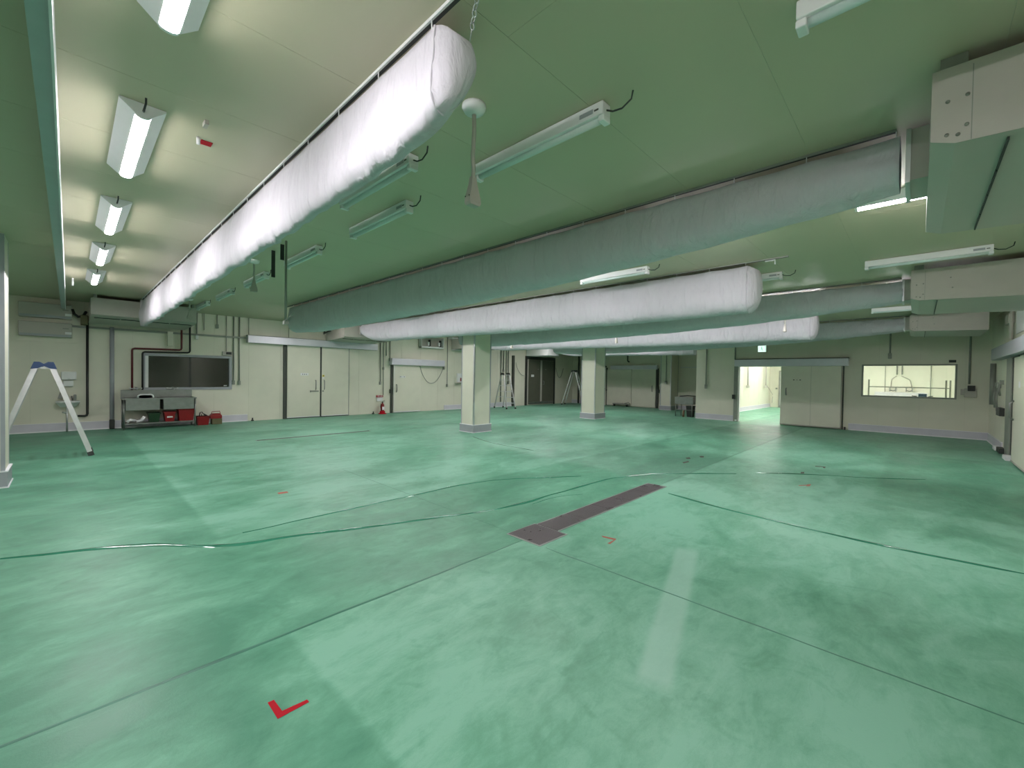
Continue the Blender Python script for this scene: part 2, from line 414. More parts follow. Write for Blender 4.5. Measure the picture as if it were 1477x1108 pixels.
# ------------------------------------------------------------------ columns
def column(label, x0, x1, y0, y1):
    t = thing('column', label, 'column', ((x0+x1)/2, (y0+y1)/2, 0))
    box('shaft', M['cream'], t, x0, x1, y0, y1, 0, CH)
    g = .035
    for cx, sx in ((x0, 1), (x1, -1)):
        for cy, sy in ((y0, 1), (y1, -1)):
            MB().box(cx-sx*.003, cx+sx*g, cy-sy*.003, cy, .2, CH-.01).box(cx-sx*.003, cx, cy, cy+sy*g, .2, CH-.01).build('corner_guard', M['alu'] if (sx, sy) == (1, 1) else M['base'], t)
    sk = box('base_board', M['base'], t, x0-.025, x1+.025, y0-.025, y1+.025, .012, .20)
    box('base_bead', M['basetrim'], sk, x0-.035, x1+.035, y0-.035, y1+.035, 0, .016)
    box('cap_bead', M['basetrim'], sk, x0-.03, x1+.03, y0-.03, y1+.03, .20, .215)
column('square cream column nearest the middle of the room with grey base', 7.40, 8.0, 8.46, 8.98)
column('square cream column farther right, standing between the ladder and sliding door', 13.28, 13.95, 8.50, 9.1)
column('cream column cut by the left frame edge beside the near stepladder', -1.15, -.56, 8.3, 8.85)
column('narrow cream pier against the far wall right of the sliding door', 20.15, XB, 8.62, 9.15)

# ------------------------------------------------------------------ lamps
def lit_lamp_proto():
    t = thing('ceiling_lamp', '', 'lamp')
    L = .61; b = MB()
    ring = lambda y: [(-.115, y, CH-.012), (-.04, y, CH-.075), (.04, y, CH-.075), (.115, y, CH-.012), (.115, y, CH-.002), (-.115, y, CH-.002)]
    b.loft([ring(-L), ring(L)], True, False)
    b.build('housing', M['white'], t)
    n = 8; rr = lambda y: [(.036*math.cos(PI+PI*k/n), y, CH-.075+.017*math.sin(PI+PI*k/n)) for k in range(n+1)]
    MB().loft([rr(-L+.02), rr(L-.02)], True, True).build('diffuser', M['lamp_on'], t)
    for s in (-1, 1):
        n = 8
        MB().loft([[(.04*math.cos(PI+PI*k/n), y, CH-.073+.022*math.sin(PI+PI*k/n)) for k in range(n+1)] for y in (s*(L-.02), s*L)], True, False).build('end_cap', M['white'], t)
    MB().tube([(0, -L+.005, CH-.05), (0, -L-.04, CH-.055), (0.005, -L-.075, CH-.03), (0.005, -L-.08, CH)], .006, 6).build('cord', M['dark'], t)
    return t
def off_lamp_proto():
    t = thing('batten_lamp', '', 'lamp'); L = .6
    MB().box(-.045, .045, -L, L, CH-.085, CH-.004, bev=.006).build('housing', M['white'], t)
    n = 8; rr = lambda y: [(.026*math.cos(PI+PI*k/n)+.004, y, CH-.085+.030*math.sin(PI+PI*k/n)) for k in range(n+1)]
    MB().loft([rr(-L+.035), rr(L-.035)], True, True).build('diffuser', M['lamp_off'], t)
    for s in (-1, 1):
        MB().box(-.036, .042, s*(L-.04), s*(L+.003), CH-.12, CH-.084, bev=.006).build('end_cap', M['white'], t)
    mk = MB()
    mk.box(-.0475, -.0445, -L+.03, -L+.06, CH-.055, CH-.045).build('switch_mark', M['ink'], t)
    MB().box(-.0465, -.0445, -L+.07, -L+.17, CH-.062, CH-.035).build('rating_label', M['base'], t)
    MB().tube([(0, -L, CH-.05), (0.005, -L-.04, CH-.07), (0.01, -L-.10, CH-.075), (0.01, -L-.16, CH-.045), (0.01, -L-.17, CH)], .0055, 6).build('cord', M['dark'], t)
    return t
P_on, P_off = lit_lamp_proto(), off_lamp_proto(); used = {'on': 0, 'off': 0}
def put_lamp(kind, x, y, label, group):
    p = P_on if kind == 'on' else P_off
    o = p if not used[kind] else copy_tree(p); used[kind] = 1
    o.location = (x, y, 0); o['label'] = label; o['group'] = group
    return o
CY = [2.0, 4.2, 6.35, 8.5, 10.65]
names = ['nearest', 'second', 'third', 'fourth', 'farthest']
for n_, cy in zip(names, CY):
    put_lamp('on', .33, cy, f'lit white ceiling lamp left of the near fabric duct, {n_} from the camera', 'lit lamps left of the near fabric duct')
put_lamp('on', .33, -.15, 'lit ceiling lamp of the left row, above and behind the camera', 'lit lamps left of the near fabric duct')
put_lamp('on', 5.12, -.15, 'lit ceiling lamp glowing below the second duct next to its unit', 'lit lamps between second and third duct')
for n_, cy in zip(['second', 'third', 'fourth', 'fifth', 'sixth', 'seventh'], CY+[12.8]):
    put_lamp('on', 5.12, cy, n_+' lamp from the right unit, lit, behind the long grey second duct', 'lit lamps hidden between second and third duct')
for n_, cy in zip(['first', 'second', 'third', 'fourth', 'fifth', 'sixth', 'seventh'], [-.15]+CY+[12.8]):
    put_lamp('on', 10.35, cy, n_+' lamp from the right, lit, behind the fourth grey duct', 'lit lamps between fourth and fifth duct')
for n_, cy in zip(['near', 'middle', 'far'], (8.5, 10.65, 12.8)):
    put_lamp('on', 15.9, cy, n_+' lit ceiling lamp over the far bay by the dark doors', 'lit lamps over the far bay')
for n_, cy in zip(['near', 'middle', 'far'], (2.0, 6.35, 10.65)):
    put_lamp('on', -4.4, cy, n_+' lit ceiling lamp in the bay left of the picture', 'lit lamps in the left bay')
put_lamp('off', 1.83, 3.43, 'unlit batten mostly hidden behind the near fabric duct', 'unlit battens right of the near duct')
put_lamp('off', 2.29, -.17, 'unlit white batten lamp cut by the top edge of the picture', 'unlit battens right of the near duct')
for n_, cy in zip(names, [2.02, 4.2, 6.35, 8.5, 10.65]):
    put_lamp('off', 2.29, cy, f'unlit white batten lamp between the near and second duct, {n_} whole one from the camera', 'unlit battens right of the near duct')
put_lamp('off', 2.29, 12.8, 'unlit batten lamp at the sink wall, behind the hanging socket', 'unlit battens right of the near duct')
put_lamp('off', 6.02, 3.56, 'unlit batten half hidden by the grey second duct, above the white third duct', 'unlit battens before the third duct')
put_lamp('off', 6.02, 10.1, 'small distant unlit batten above the left end of the white third duct', 'unlit battens before the third duct')
put_lamp('off', 7.75, -.03, 'long unlit batten lamp above the second air unit at right', 'unlit battens beyond the third duct')
put_lamp('off', 7.65, 2.15, 'unlit batten sticking out behind the round end of the third duct', 'unlit battens beyond the third duct')
put_lamp('off', 12.75, .2, 'unlit batten between the second and third air unit', 'unlit battens by the third air unit')
# distant lamp over dark doors
put_lamp('off', 18.6, 13.2, 'small white batten above the dark double door', 'battens in the far bay')

# ------------------------------------------------------------------ fabric ducts
def spline(cp, n):
    out = []; m_ = len(cp)-1
    for i in range(n):
        u = i/(n-1)*m_; k = min(int(u), m_-1); t = u-k
        P0 = Vector(cp[max(k-1, 0)]); P1 = Vector(cp[k]); P2 = Vector(cp[k+1]); P3 = Vector(cp[min(k+2, m_)])
        out.append(.5*((2*P1)+(P2-P0)*t+(2*P0-5*P1+4*P2-P3)*t*t+(3*P1-P0-3*P2+P3)*t**3))
    return out
def sock(label, x0, ya, yb, unit_end, depth=None, wid=.36, near_droop=False, ph=0.):
    """x0: rail X; ya<yb ends; unit_end 'a' or 'b' is the flanged end, the other is a sewn cap"""
    t = thing('fabric_duct', label, 'duct', (x0+wid/2, (ya+yb)/2, CH), 'long fabric air ducts under the ceiling')
    top = CH-.055
    if near_droop: CP = [(0, 0), (-.02, -.3), (-.035, -.65), (-.025, -.90), (.03, -1.0), (.11, -.86), (.185, -.62), (.22, -.36), (.20, -.12), (.16, .03)]
    else: CP = [(0, 0), (-.035, -.3), (-.05, -.6), (-.01, -.86), (.08, -.98), (.2, -1.0), (.31, -.86), (.38, -.55), (.37, -.2), (.30, .045)]
    if near_droop: wid = .2
    else: wid = .30
    Ls = yb-ya; n = int(Ls/.035); NA = 30
    def prof(y):
        k = (y-ya)/.5
        droop = (.020 if near_droop else .032)*abs(math.sin(PI*k))                     # sag between the hooks
        du = (y-ya) if unit_end == 'a' else (yb-y); de = (yb-y) if unit_end == 'a' else (y-ya)
        d = depth(y)
        if near_droop: d *= min(1, .80+.20*(1-math.exp(-de/.22)))
        pts = []
        for i, c_ in enumerate(spline(CP, NA)):
            q_ = i/(NA-1)
            X = c_.x; Z = c_.y*d; am = min(1, abs(c_.y)*3)
            wr = noise.noise(Vector((y*2.3+ph, q_*4, ph)))*.020+noise.noise(Vector((y*7+ph, q_*3, 4+ph)))*.009
            fq = 6*noise.noise(Vector((y*.55, ph, 0)))+2.2*noise.noise(Vector((y*.9, q_*2.5, ph)))
            amp = .35+max(0, noise.noise(Vector((y*.9, q_*1.5, ph+8)))+.25)*1.6
            fold = (math.sin(y*13+q_*2.5+fq)*.0085+math.sin(y*29-q_*6+fq*2)*.0035)*amp*(1.25 if near_droop else .8)
            hk = abs(math.sin(PI*k)); fold += .006*(hk-.6)*max(0, 1-abs(c_.y)*1.6)
            if du < 1.0: wr += (1-du)*(math.sin(q_*26+y*5)*.010)
            X += (wr+fold)*am*(1 if q_ > .5 else -1); Z += wr*.8*am
            hook = -droop*max(0, 1-abs(c_.y)/.3)*min(1, abs(c_.y)*40+.3)
            pts.append((x0+X, y, top+Z+hook))
        return pts
    rings = []
    ys_ = [ya+Ls*i/n for i in range(n+1)]
    for y in ys_: rings.append(prof(y))
    # sewn cap: bulge
    end = rings[0] if unit_end == 'b' else rings[-1]; sgn = -1 if unit_end == 'b' else 1
    c = Vector((x0+wid/2+.02, end[0][1], top-.16 if near_droop else top-.30))
    def bul(f, d, pk=0):
        out = []
        for i, p in enumerate(end):
            v = Vector(p)-c; q = c+v*f*(1+pk*math.sin(i*4.1)*.02); out.append((q.x, q.y+sgn*d, min(q.z, top)))
        return out
    kb = .8 if near_droop else 1
    cap = [end, bul(1.0, .004), bul(.99, .012*kb, 1.6), bul(.965, .03*kb, 2.0), bul(.92, .055*kb, 1.5), bul(.82, .09*kb, .8), bul(.62, .125*kb), bul(.36, .145*kb), bul(.05, .15*kb)]
    mb = MB()
    mb.loft(rings, False, True)
    body = mb.build('duct_sleeve', M['fabric'], t)
    MB().loft(cap, True, True).build('end_cap', M['fabric'], t)
    # welt seam
    MB().tube([Vector(p)+Vector((0, sgn*.004, 0)) for p in end], .0065, 6).build('seam', M['fabric'], t)
    for xr in (x0,):
        MB().box(xr-.006, xr+.004, ya-(.5 if unit_end == 'b' else -.02), yb+(.3 if unit_end == 'a' else -.02), CH-.018, CH-.001).build('hanging_rail', M['white'] if near_droop else M['pipe'], t)
        MB().box(xr+.004, xr+.022, ya-(.5 if unit_end == 'b' else -.02), yb+(.3 if unit_end == 'a' else -.02), CH-.020, CH-.001).build('rail_gasket', M['dark'], t)
    k = 0
    hm = None
    yy = ya+.02
    while yy < yb:
        for xr in ((x0,) if xr else (x0,)):
            if hm is None:
                mbh = MB().tube([(xr, yy, CH-.018), (xr, yy, CH-.045), (xr+.004, yy, CH-.075)], .0035, 5)
                h0 = mbh.build('hook', M['white'], t); hm = yy
            else:
                h = h0.copy(); COL.objects.link(h); h.location = (0, yy-hm, 0)
        yy += .5
    return t
DN_ = lambda y: .50+.10*min(1, max(0, (y-2)/9))
DG = lambda y: .30+.39*(1-math.exp(-max(0, y)/3.2))-(.06*max(0, y-10) if y > 10 else 0)
DW = lambda y: (.63+.04*math.sin(y*.4))*min(1, .45+.55*(1-math.exp(-(13.45-y)/.45)))
sock('white fabric air duct nearest the camera, with lit side and sewn end', 1.19, 1.68, 13.2, 'b', DN_, near_droop=True, ph=1)
sock('long grey fabric duct running from the large upper right air unit', 3.83, .12, 11.4, 'a', DG, ph=7)
sock('white fabric duct with round sewn end in front of the middle column', 6.72, 1.80, 13.4, 'b', DW, ph=12)
sock('grey shaded fabric duct attached to the second air unit at right', 9.30, .20, 11.4, 'a', DG, ph=17)
sock('thin looking white duct, third of the lit ones, above the far columns', 12.0, 1.85, 13.4, 'b', DW, ph=23)
sock('dark grey farthest duct attached to the third and smallest air unit', 14.55, .27, 11.4, 'a', DG, ph=29)
sock('short looking white duct ending at the wall corner over the far bay', 17.15, 6.45, 13.4, 'b', DW, ph=31)
# chain at near end of the near duct
ch = thing('hanging_chain', 'steel chain and hook tying the near duct end to the ceiling', 'chain', (1.35, 1.45, CH-.1))
a = on(656, 41, 1, 1.62); b = on(690, -16, 2, CH-.01)
b = on(690, -16, 2, CH-.005); a = Vector((1.385, 1.66, CH-.062))
prev = 0
mbc = MB().tube([a, a.lerp(b, .35)], .003, 5); mbc.build('wire', M['alu'], ch)
for i in range(6):
    p = a.lerp(b, .35+i*.108); q = a.lerp(b, .35+i*.108+.12); d = (q-p).normalized(); s_ = d.orthogonal().normalized() if i % 2 else d.cross(d.orthogonal()).normalized()
    mid = (p+q)/2; r_ = (q-p).length/2
    MB().tube([mid+d*r_*math.cos(t_*PI/5)+s_*.012*math.sin(t_*PI/5) for t_ in range(11)], .0035, 5).build('link', M['alu'], ch)

# ------------------------------------------------------------------ ceiling air units
def air_unit(label, x0, x1, yf, yb, zb, mt=None, sgn=1, sx=None, drop=.05):
    """yf: outlet face, yb: back; body hangs under the ceiling"""
    mt = mt or M['greywhite']
    t = thing('air_unit', label, 'air conditioner', ((x0+x1)/2, (yf+yb)/2, zb), 'ceiling air units feeding the fabric ducts')
    d = -1 if yb < yf else 1
    zt = CH-.075
    zb2 = zb-drop
    poly = [(yf, zt), (yf, zb+.035), (yf+d*.09, zb), (yb, zb2), (yb, zt)]
    MB().prism(poly, 0, x0+.012, x1-.012).build('casing', mt, t)
    for xa, xb in ((x0, x0+.012), (x1-.012, x1)):
        MB().prism(poly, 0, xa, xb).build('side_panel', mt, t)
    for xs, s in ((x0, -1),):
        for fy, fz in ((.06, .22), (.06, .05), (.13, .23), (.13, .08), (.10, .04), (.40, .28), (.42, .14)):
            y = yf+d*fy; MB().tube([(xs, y, zb+fz), (xs-.006, y, zb+fz)], .009, 8).build('screw', M['pipe'], t)
        MB().box(xs-.0015, xs, yf+d*.145, yf+d*.149, zb, zt-.02).build('panel_seam', M['pipe'], t)
    # intake slot on the underside (dashed)
    n = 4
    L = (x1-x0-.1)/n
    for i in range(n):
        MB().box(x0+.05+L*i+.01, x0+.05+L*(i+1)-.01, yf+d*.272, yf+d*.280, zb-drop*.3-.012, zb-drop*.3+.004).build('intake_slot', M['dark'], t)
    for xh in (x0+.04, x1-.10):
        MB().box(xh, xh+.06, yf+d*.03, yf+d*.13, zt, CH-.001).build('hanger', M['pipe'], t)
        MB().box(xh, xh+.06, yb-d*.13, yb-d*.03, zt, CH-.001).build('hanger', M['pipe'], t)
    # outlet collar
    xa = x0+.70 if sx is None else sx
    MB().box(xa-.02, xa+.40, yf, yf-d*.10, CH-.37, CH-.04).build('outlet_collar', M['greywhite'], t)
    MB().box(xa-.03, xa+.41, yf-d*.085, yf-d*.11, CH-.385, CH-.035).build('collar_band', M['alu'], t)
    return t
air_unit('large beige ceiling air unit at the upper right edge', 3.13, 4.95, -.02, YD+.03, 2.73)
air_unit('second ceiling air unit from the camera on the right side, with the green lit underside', 8.42, 10.15, .10, YD+.25, 2.69, sx=9.30)
air_unit('third and smallest looking ceiling air unit, above the window at right', 13.85, 15.6, .17, YD+.3, 2.74, sx=14.55)
air_unit('air unit on the sink wall feeding the near white duct', .34, 2.25, 13.3, YA-.14, 2.72, sx=1.19)
air_unit('white sided air unit over the double doors feeding the third duct', 6.2, 7.9, 13.5, YA-.12, 2.70, sx=6.72)
air_unit('air unit above the dark door feeding the thin white duct', 11.7, 13.3, 13.5, YA-.12, 2.72, sx=12.0)
u7 = thing('duct_box', 'small white box panel hanging beside the dark double door top', 'air conditioner', (16.9, 13.9, 2.6))
box('casing', M['white'], u7, 16.75, 17.7, 13.55, YA-.05, 2.62, CH-.03, bev=.01)
# cable and valve on the third-duct unit
cbl = thing('drain_hose', 'short black hose bent under the white sided air unit', 'hose', (6.15, 14.5, 2.9))
MB().tube([(6.188, 14.85, 3.05), (6.1, 14.85, 2.95), (6.05, 14.75, 2.88), (6.10, 14.55, 2.95), (6.188, 14.5, 2.98)], .022, 8).build('hose', M['black'], cbl)

# ------------------------------------------------------------------ pendants with sockets
def pendant(x, y, zb, label, ln=None):
    t = thing('ceiling_socket', label, 'power outlet', (x, y, CH), 'power sockets hanging on white cords')
    MB().loft([[(x+r*math.cos(2*PI*k/16), y+r*math.sin(2*PI*k/16), z) for k in range(16)] for r, z in ((.075, CH-.001), (.075, CH-.02), (.06, CH-.045), (.02, CH-.06))], True, True).build('ceiling_rose', M['white'], t)
    dz = .16
    pts = [(x, y, CH-.05), (x+.004, y, CH-.15), (x-.004, y, (CH+zb)/2), (x+.004, y+.003, zb+dz+.08), (x, y, zb+dz)]
    cord = MB().tube(pts, .0135, 8).build('cord', M['greywhite'], t)
    MB().loft([[(x+w_*sx, y+h_*sy, z) for sx, sy in ((-1, -1), (1, -1), (1, 1), (-1, 1))] for w_, h_, z in ((.016, .014, zb+dz+.02), (.022, .018, zb+dz-.03), (.042, .026, zb+.05), (.044, .028, zb+.015), (.036, .024, zb))], True, False).build('socket_body', M['greywhite'], t)
    for sx in (-1, 1):
        MB().tube([(x-.0435*1, y+sx*.018, zb+.05), (x-.047, y+sx*.018, zb+.05)], .004, 6).build('screw', M['dark'], t)
    return t
z1 = on(677, 292, 1, 2.05)
pendant(1.76, 2.05, on(677, 294, 1, 2.04).z, 'white ceiling socket on a thick cord beside the near duct end')
pendant(1.93, 7.26, 2.72, 'white ceiling socket hanging left of the dark rod')
pendant(1.93, 12.2, 2.72, 'white ceiling socket over the black pipe by the dark window')
for px, py, Y, lb in ((738, 503, 11.0, 'tiny white ceiling socket against the thin white duct at left'), (889, 495, 5.6, 'tiny white ceiling socket against the thin white duct, above the far column'), (1132, 479, 1.9, 'tiny white ceiling socket by the round end of the thin white duct'), (1055, 449, 2.6, 'small ceiling socket under the tip of the third duct')):
    X = 11.3 if px != 1055 else 8.2
    q = on(px, py, 0, X)
    pendant(X, q.y, q.z, lb)

# ------------------------------------------------------------------ rods from the ceiling near the second duct
r1 = thing('hanging_pipe', 'thin dark pipe dropping from the ceiling to the left end of the second duct', 'pipe', (1.95, 5.6, 2.1))
q = on(412, 465, 1, 5.9)
MB().tube([(q.x, 5.9, CH), (q.x, 5.9, q.z)], .015, 8).build('pipe', M['pipe'], r1)
MB().box(q.x-.03, q.x+.03, 5.87, 5.93, q.z-.03, q.z+.02, bev=.004).build('valve', M['pipe'], r1)
MB().tube([(q.x, 5.9, q.z), (q.x-.01, 5.85, q.z+.03), (q.x+.03, 5.7, q.z+.10)], .008, 6).build('lever', M['gratelight'], r1)
for px, yb_, Y, lb in ((394, 400, 6.5, 'longer black bracket bar hanging beside the dark pipe'), (407, 375, 6.1, 'shorter black bracket bar hanging beside the dark pipe')):
    q = on(px, yb_, 1, Y)
    t = MB().box(q.x-.022, q.x+.022, Y-.01, Y+.01, q.z, CH).build('hanging_bar', M['dark']); tag(t, lb, 'bracket', 'black bars under the ceiling')

# ceiling detectors
e1 = thing('ceiling_marker', 'small red tag on the ceiling beside the lit lamps', 'tag', (.70, 3.8, CH)); q = on(298, 205, 2, CH)
MB().box(q.x-.035, q.x+.035, q.y-.02, q.y+.055, CH-.004, CH-.0005).build('red_face', M['tape'], e1)
q = on(286, 204, 2, CH-.03); t = MB().tube([(q.x, q.y, CH), (q.x, q.y, CH-.05)], .012, 8).build('ceiling_stud', M['white']); tag(t, 'small white stud left of the red ceiling tag', 'sensor')
q = on(297, 182, 2, CH-.03); t = MB().box(q.x-.012, q.x+.012, q.y-.03, q.y+.04, CH-.03, CH-.001).build('ceiling_clip', M['greywhite']); tag(t, 'small grey clip above the red ceiling tag', 'sensor')
q = on(105, 405, 2, CH-.05); t = MB().tube([(q.x, q.y, CH), (q.x, q.y, CH-.14)], .013, 8).build('ceiling_stud', M['white']); tag(t, 'small white stud beside the farthest lit lamp', 'sensor')
q = on(1118, 375, 2, CH-.03)
t = MB().tube([(q.x, q.y+.12, CH-.03), (q.x, q.y, CH-.03), (q.x, q.y, CH-.09)], .010, 6).build('ceiling_hook', M['white']); tag(t, 'small white bent hook on the ceiling above the third duct tip', 'hook')

# ------------------------------------------------------------------ wall_left: double door
d1 = setting('door_1', (6.0, YA, 0))
box('door_frame', M['darkgap'], d1, 4.86, 4.965, YA-.05, YA, 0, 2.44)
for n_, (a, b) in enumerate(((4.97, 6.03), (6.085, 7.05))):
    lf = box('door_leaf', M['door'], d1, a, b, YA-.065, YA-.005, .03, 2.43, bev=.006)
    hx = (5.88, 6.17)[n_]
    MB().tube([(hx, YA-.065, 1.28), (hx, YA-.10, 1.26), (hx, YA-.105, 1.12), (hx, YA-.10, .98), (hx, YA-.065, .96)], .014, 8).build('door_handle', M['steel'], lf)
    MB().box(a, b, YA-.068, YA-.064, .03, .05).build('bottom_edge', M['basetrim'], lf)
    if n_ == 0:
        MB().box(5.70, 5.98, YA-.085, YA-.066, .885, .925, bev=.004).box(5.69, 5.73, YA-.095, YA-.066, .87, .93, bev=.004).build('latch_bar', M['pipe'], lf)
        sg = box('sign_plate', M['white'], lf, 5.38, 5.64, YA-.071, YA-.065, 1.44, 1.52, bev=.003)
        for k in range(3):
            x = 5.45+.06*k
            MB().box(x-.014, x+.014, YA-.0725, YA-.071, 1.465, 1.475).box(x-.004, x+.004, YA-.0725, YA-.071, 1.455, 1.50).box(x-.014, x+.014, YA-.0725, YA-.071, 1.487, 1.493).build('lettering', M['ink'], lf)
    else:
        MB().tube([(6.13, YA-.065, .905), (6.13, YA-.085, .905)], .025, 10).build('latch_keeper', M['pipe'], lf)
        MB().box(6.105, 6.175, YA-.069, YA-.065, 1.40, 1.47).build('warning_sticker', M['yellow'], lf)
        MB().prism([(6.115, 1.425), (6.165, 1.425), (6.14, 1.46)], 1, YA-.0705, YA-.069).build('warning_mark', M['ink'], lf)
        MB().box(6.11, 6.17, YA-.069, YA-.065, 1.33, 1.39).build('paper_label', M['white'], lf)
box('centre_seal', M['dark'], d1, 6.03, 6.085, YA-.055, YA, 0, 2.44)
box('side_seal', M['pipe'], d1, 7.05, 7.075, YA-.06, YA, 0, 2.44)
box('threshold', M['darkgap'], d1, 4.9, 7.08, YA-.06, YA, 0, .03)
hd = box('track_cover', M['track'], d1, 3.80, 8.12, YA-.20, YA-.01, 2.43, 2.655, bev=.008)
box('cover_top', M['pipe'], hd, 3.80, 8.12, YA-.19, YA, 2.656, 2.672)
for x, lb in ((3.96, 'small dark door stop on the floor left of the double doors'), (8.02, 'small dark door stop on the floor left of the fire extinguisher')):
    t = MB().box(x-.03, x+.03, YA-.13, YA-.04, 0, .035, bev=.005).tube([(x, YA-.09, .03), (x, YA-.09, .10)], .02, 8).build('door_stop', M['dark']); tag(t, lb, 'door stop', 'door stops')

# door 2
d2 = setting('door_2', (10, YA, 0))
box('door_frame', M['darkgap'], d2, 8.78, 8.86, YA-.05, YA, 0, 1.9)
lf = box('door_leaf', M['door'], d2, 8.88, 10.13, YA-.09, YA-.02, .02, 1.91, bev=.006)
MB().box(8.88, 10.13, YA-.093, YA-.089, .02, .05).box(8.88, 8.90, YA-.093, YA-.089, .02, 1.9).build('edge_trim', M['basetrim'], lf)
MB().tube([(9.0, YA-.09, 1.13), (9.0, YA-.13, 1.10), (9.0, YA-.135, .97), (9.0, YA-.13, .86), (9.0, YA-.09, .83)], .018, 8).build('door_handle', M['steel'], lf)
sg = MB().box(9.15, 9.40, YA-.096, YA-.09, 1.40, 1.47).build('sign_plate', M['white'], lf)
MB().box(9.17, 9.20, YA-.098, YA-.096, 1.42, 1.45).box(9.34, 9.37, YA-.098, YA-.096, 1.42, 1.45).build('lettering', M['ink'], lf)
box('jamb_lock', M['dark'], d2, 8.74, 8.84, YA-.09, YA, .78, .94, bev=.006)
hd = box('track_cover', M['track'], d2, 8.72, 11.28, YA-.22, YA-.01, 1.905, 2.16, bev=.008)
cb = MB(); p0 = on(606, 528, 1, YA-.11); p1 = on(641, 524, 1, YA-.11)
cb.tube([Vector((p0.x+(p1.x-p0.x)*i/20, YA-.10, p0.z+(p1.z-p0.z)*i/20-.80*(1-(2*i/20-1)**2)**.8)) for i in range(21)], .013, 6)
cb.build('swag_cable', M['pipe'], d2)
box('cable_anchor', M['greywhite'], d2, p1.x-.02, p1.x+.04, YA-.13, YA, 1.78, 1.92, bev=.004)

# wall panels beside door 2 : recessed pocket plate
# pipes, switch boxes on wall_left
def conduit(pts, r, mt, label, boxes=(), group='conduits on the sink wall', name='conduit', clamps=()):
    pts = [Vector(p) for p in pts]; c = pts[-1]
    t = thing(name, label, 'pipe', tuple(pts[-1]), group)
    P = []
    for i, p in enumerate(pts):
        if 0 < i < len(pts)-1:
            a = (pts[i-1]-p).normalized(); b = (pts[i+1]-p).normalized(); k = min(.05, (pts[i-1]-p).length/3, (pts[i+1]-p).length/3)
            P += [p+a*k, p+(a+b)*k*.3, p+b*k]
        else: P.append(p)
    MB().tube(P, r, 8).build('pipe', mt, t)
    for (bx_, by_, bz_, w_, h_, d_, bm2) in boxes:
        MB().box(bx_-w_/2, bx_+w_/2, by_-d_, by_, bz_-h_/2, bz_+h_/2, bev=.006).build('switch_box', bm2, t)
    return t
Yw = YA-.03
for x, zt, zb, r, lb, bx_ in (
    (2.55, CH, 2.50, .018, 'grey conduit above the dark window, ending at a white box', 1),
    (2.72, CH, 2.72, .009, 'thin conduit above the dark window right half', 0),
    (3.04, CH, 2.86, .012, 'short hooked conduit left of the pair reaching the switches', 1),
    (3.27, CH, 2.02, .009, 'thin conduit ending at the alarm box on the window corner', 0),
    (3.46, CH, 1.20, .018, 'left one of two long conduits ending in switches right of the window', 1),
    (3.61, CH, 1.19, .018, 'right one of two long conduits ending in switches right of the window', 1),
    (3.86, CH, 2.67, .009, 'thin conduit running down to the double door track cover', 0),
    (5.02, CH, 2.67, .008, 'thin conduit joining the middle of the double door track cover', 0),
    (8.33, CH, 1.18, .018, 'left conduit of four between the double and single doors', 1),
    (8.46, CH, .72, .014, 'long conduit reaching down to the fire extinguisher sign', 0),
    (8.58, CH, 2.25, .016, 'third conduit of four between the double and single doors', 0),
    (8.74, CH, 2.10, .016, 'fourth conduit of four, meeting the single door track cover', 1),
    (11.56, CH, 1.08, .016, 'conduit with a switch right of the single sliding door', 1)):
    bxs = [(x, YA, zb, .07, .12, .05, M['white'] if x in (2.55,) else M['pipe'])] if bx_ else []
    if x == 8.46: bxs = [(x, YA, 1.75, .06, .10, .05, M['pipe'])]
    conduit([(x, Yw, zt), (x, Yw, zb)], r, M['pipe'], lb, bxs)
conduit([(.77, Yw, 2.62), (.77, Yw, .24)], .045, M['base'], 'wide grey drain pipe on the wall left of the sink', [], name='wall_pipe')
t = MB().box(.72, .82, YA-.09, YA-.01, 0, .24, bev=.01).build('pipe_boot', M['dark']); tag(t, 'dark boot where the wide grey pipe meets the floor', 'pipe')
t = MB().box(-.0, 3.78, YA-.05, YA-.005, 2.55, 2.60).build('cable_tray', M['pipe']); tag(t, 'horizontal dark cable duct along the sink wall above the window', 'cable duct')
# black water pipes to the sink
pA = [on(x, y, 1, YA-.06) for x, y in ((262, 470), (262, 505), (190.5, 502.5), (190.5, 566))]
pB = [on(x, y, 1, YA-.06) for x, y in ((274, 462), (274, 509), (205.5, 507.5), (205.5, 566))]
conduit(pA, .024, M['redpipe'], 'outer black and red water pipe running left and down to the sink', group='lagged pipes to the sink', name='water_pipe')
conduit(pB, .022, M['black'], 'inner black water pipe running above the window to the sink', group='lagged pipes to the sink', name='water_pipe')
pC = [on(x, y, 1, YA-.06) for x, y in ((126, 452), (126, 600), (112, 600))]
conduit([(pC[0].x, pC[0].y, 2.85)]+pC[1:], .026, M['black'], 'black water pipe running down to the hand basin', group='lagged pipes to the sink', name='water_pipe')
t = MB().tube([on(104, 446, 1, YA-.2), on(107, 453, 1, YA-.2), on(113, 457, 1, YA-.2), on(120, 456, 1, YA-.18), on(124, 450, 1, YA-.08)], .03, 8).build('hose', M['black']); tag(t, 'black looped hose under the ceiling near the left air unit', 'hose')
q = on(262, 468, 1, YA-.06); t = MB().box(q.x-.035, q.x+.035, YA-.10, YA-.03, q.z-.16, q.z+.20, bev=.01).build('pipe_valve', M['alu']); tag(t, 'white and chrome valve on top of the outer black pipe', 'valve')
q = on(245, 490, 1, YA); t = MB().box(q.x-.06, q.x+.06, YA-.09, YA, q.z-.18, q.z+.22, bev=.01).build('dispenser_bracket', M['cream']); tag(t, 'cream bracket on the wall above the dark window left part', 'bracket')

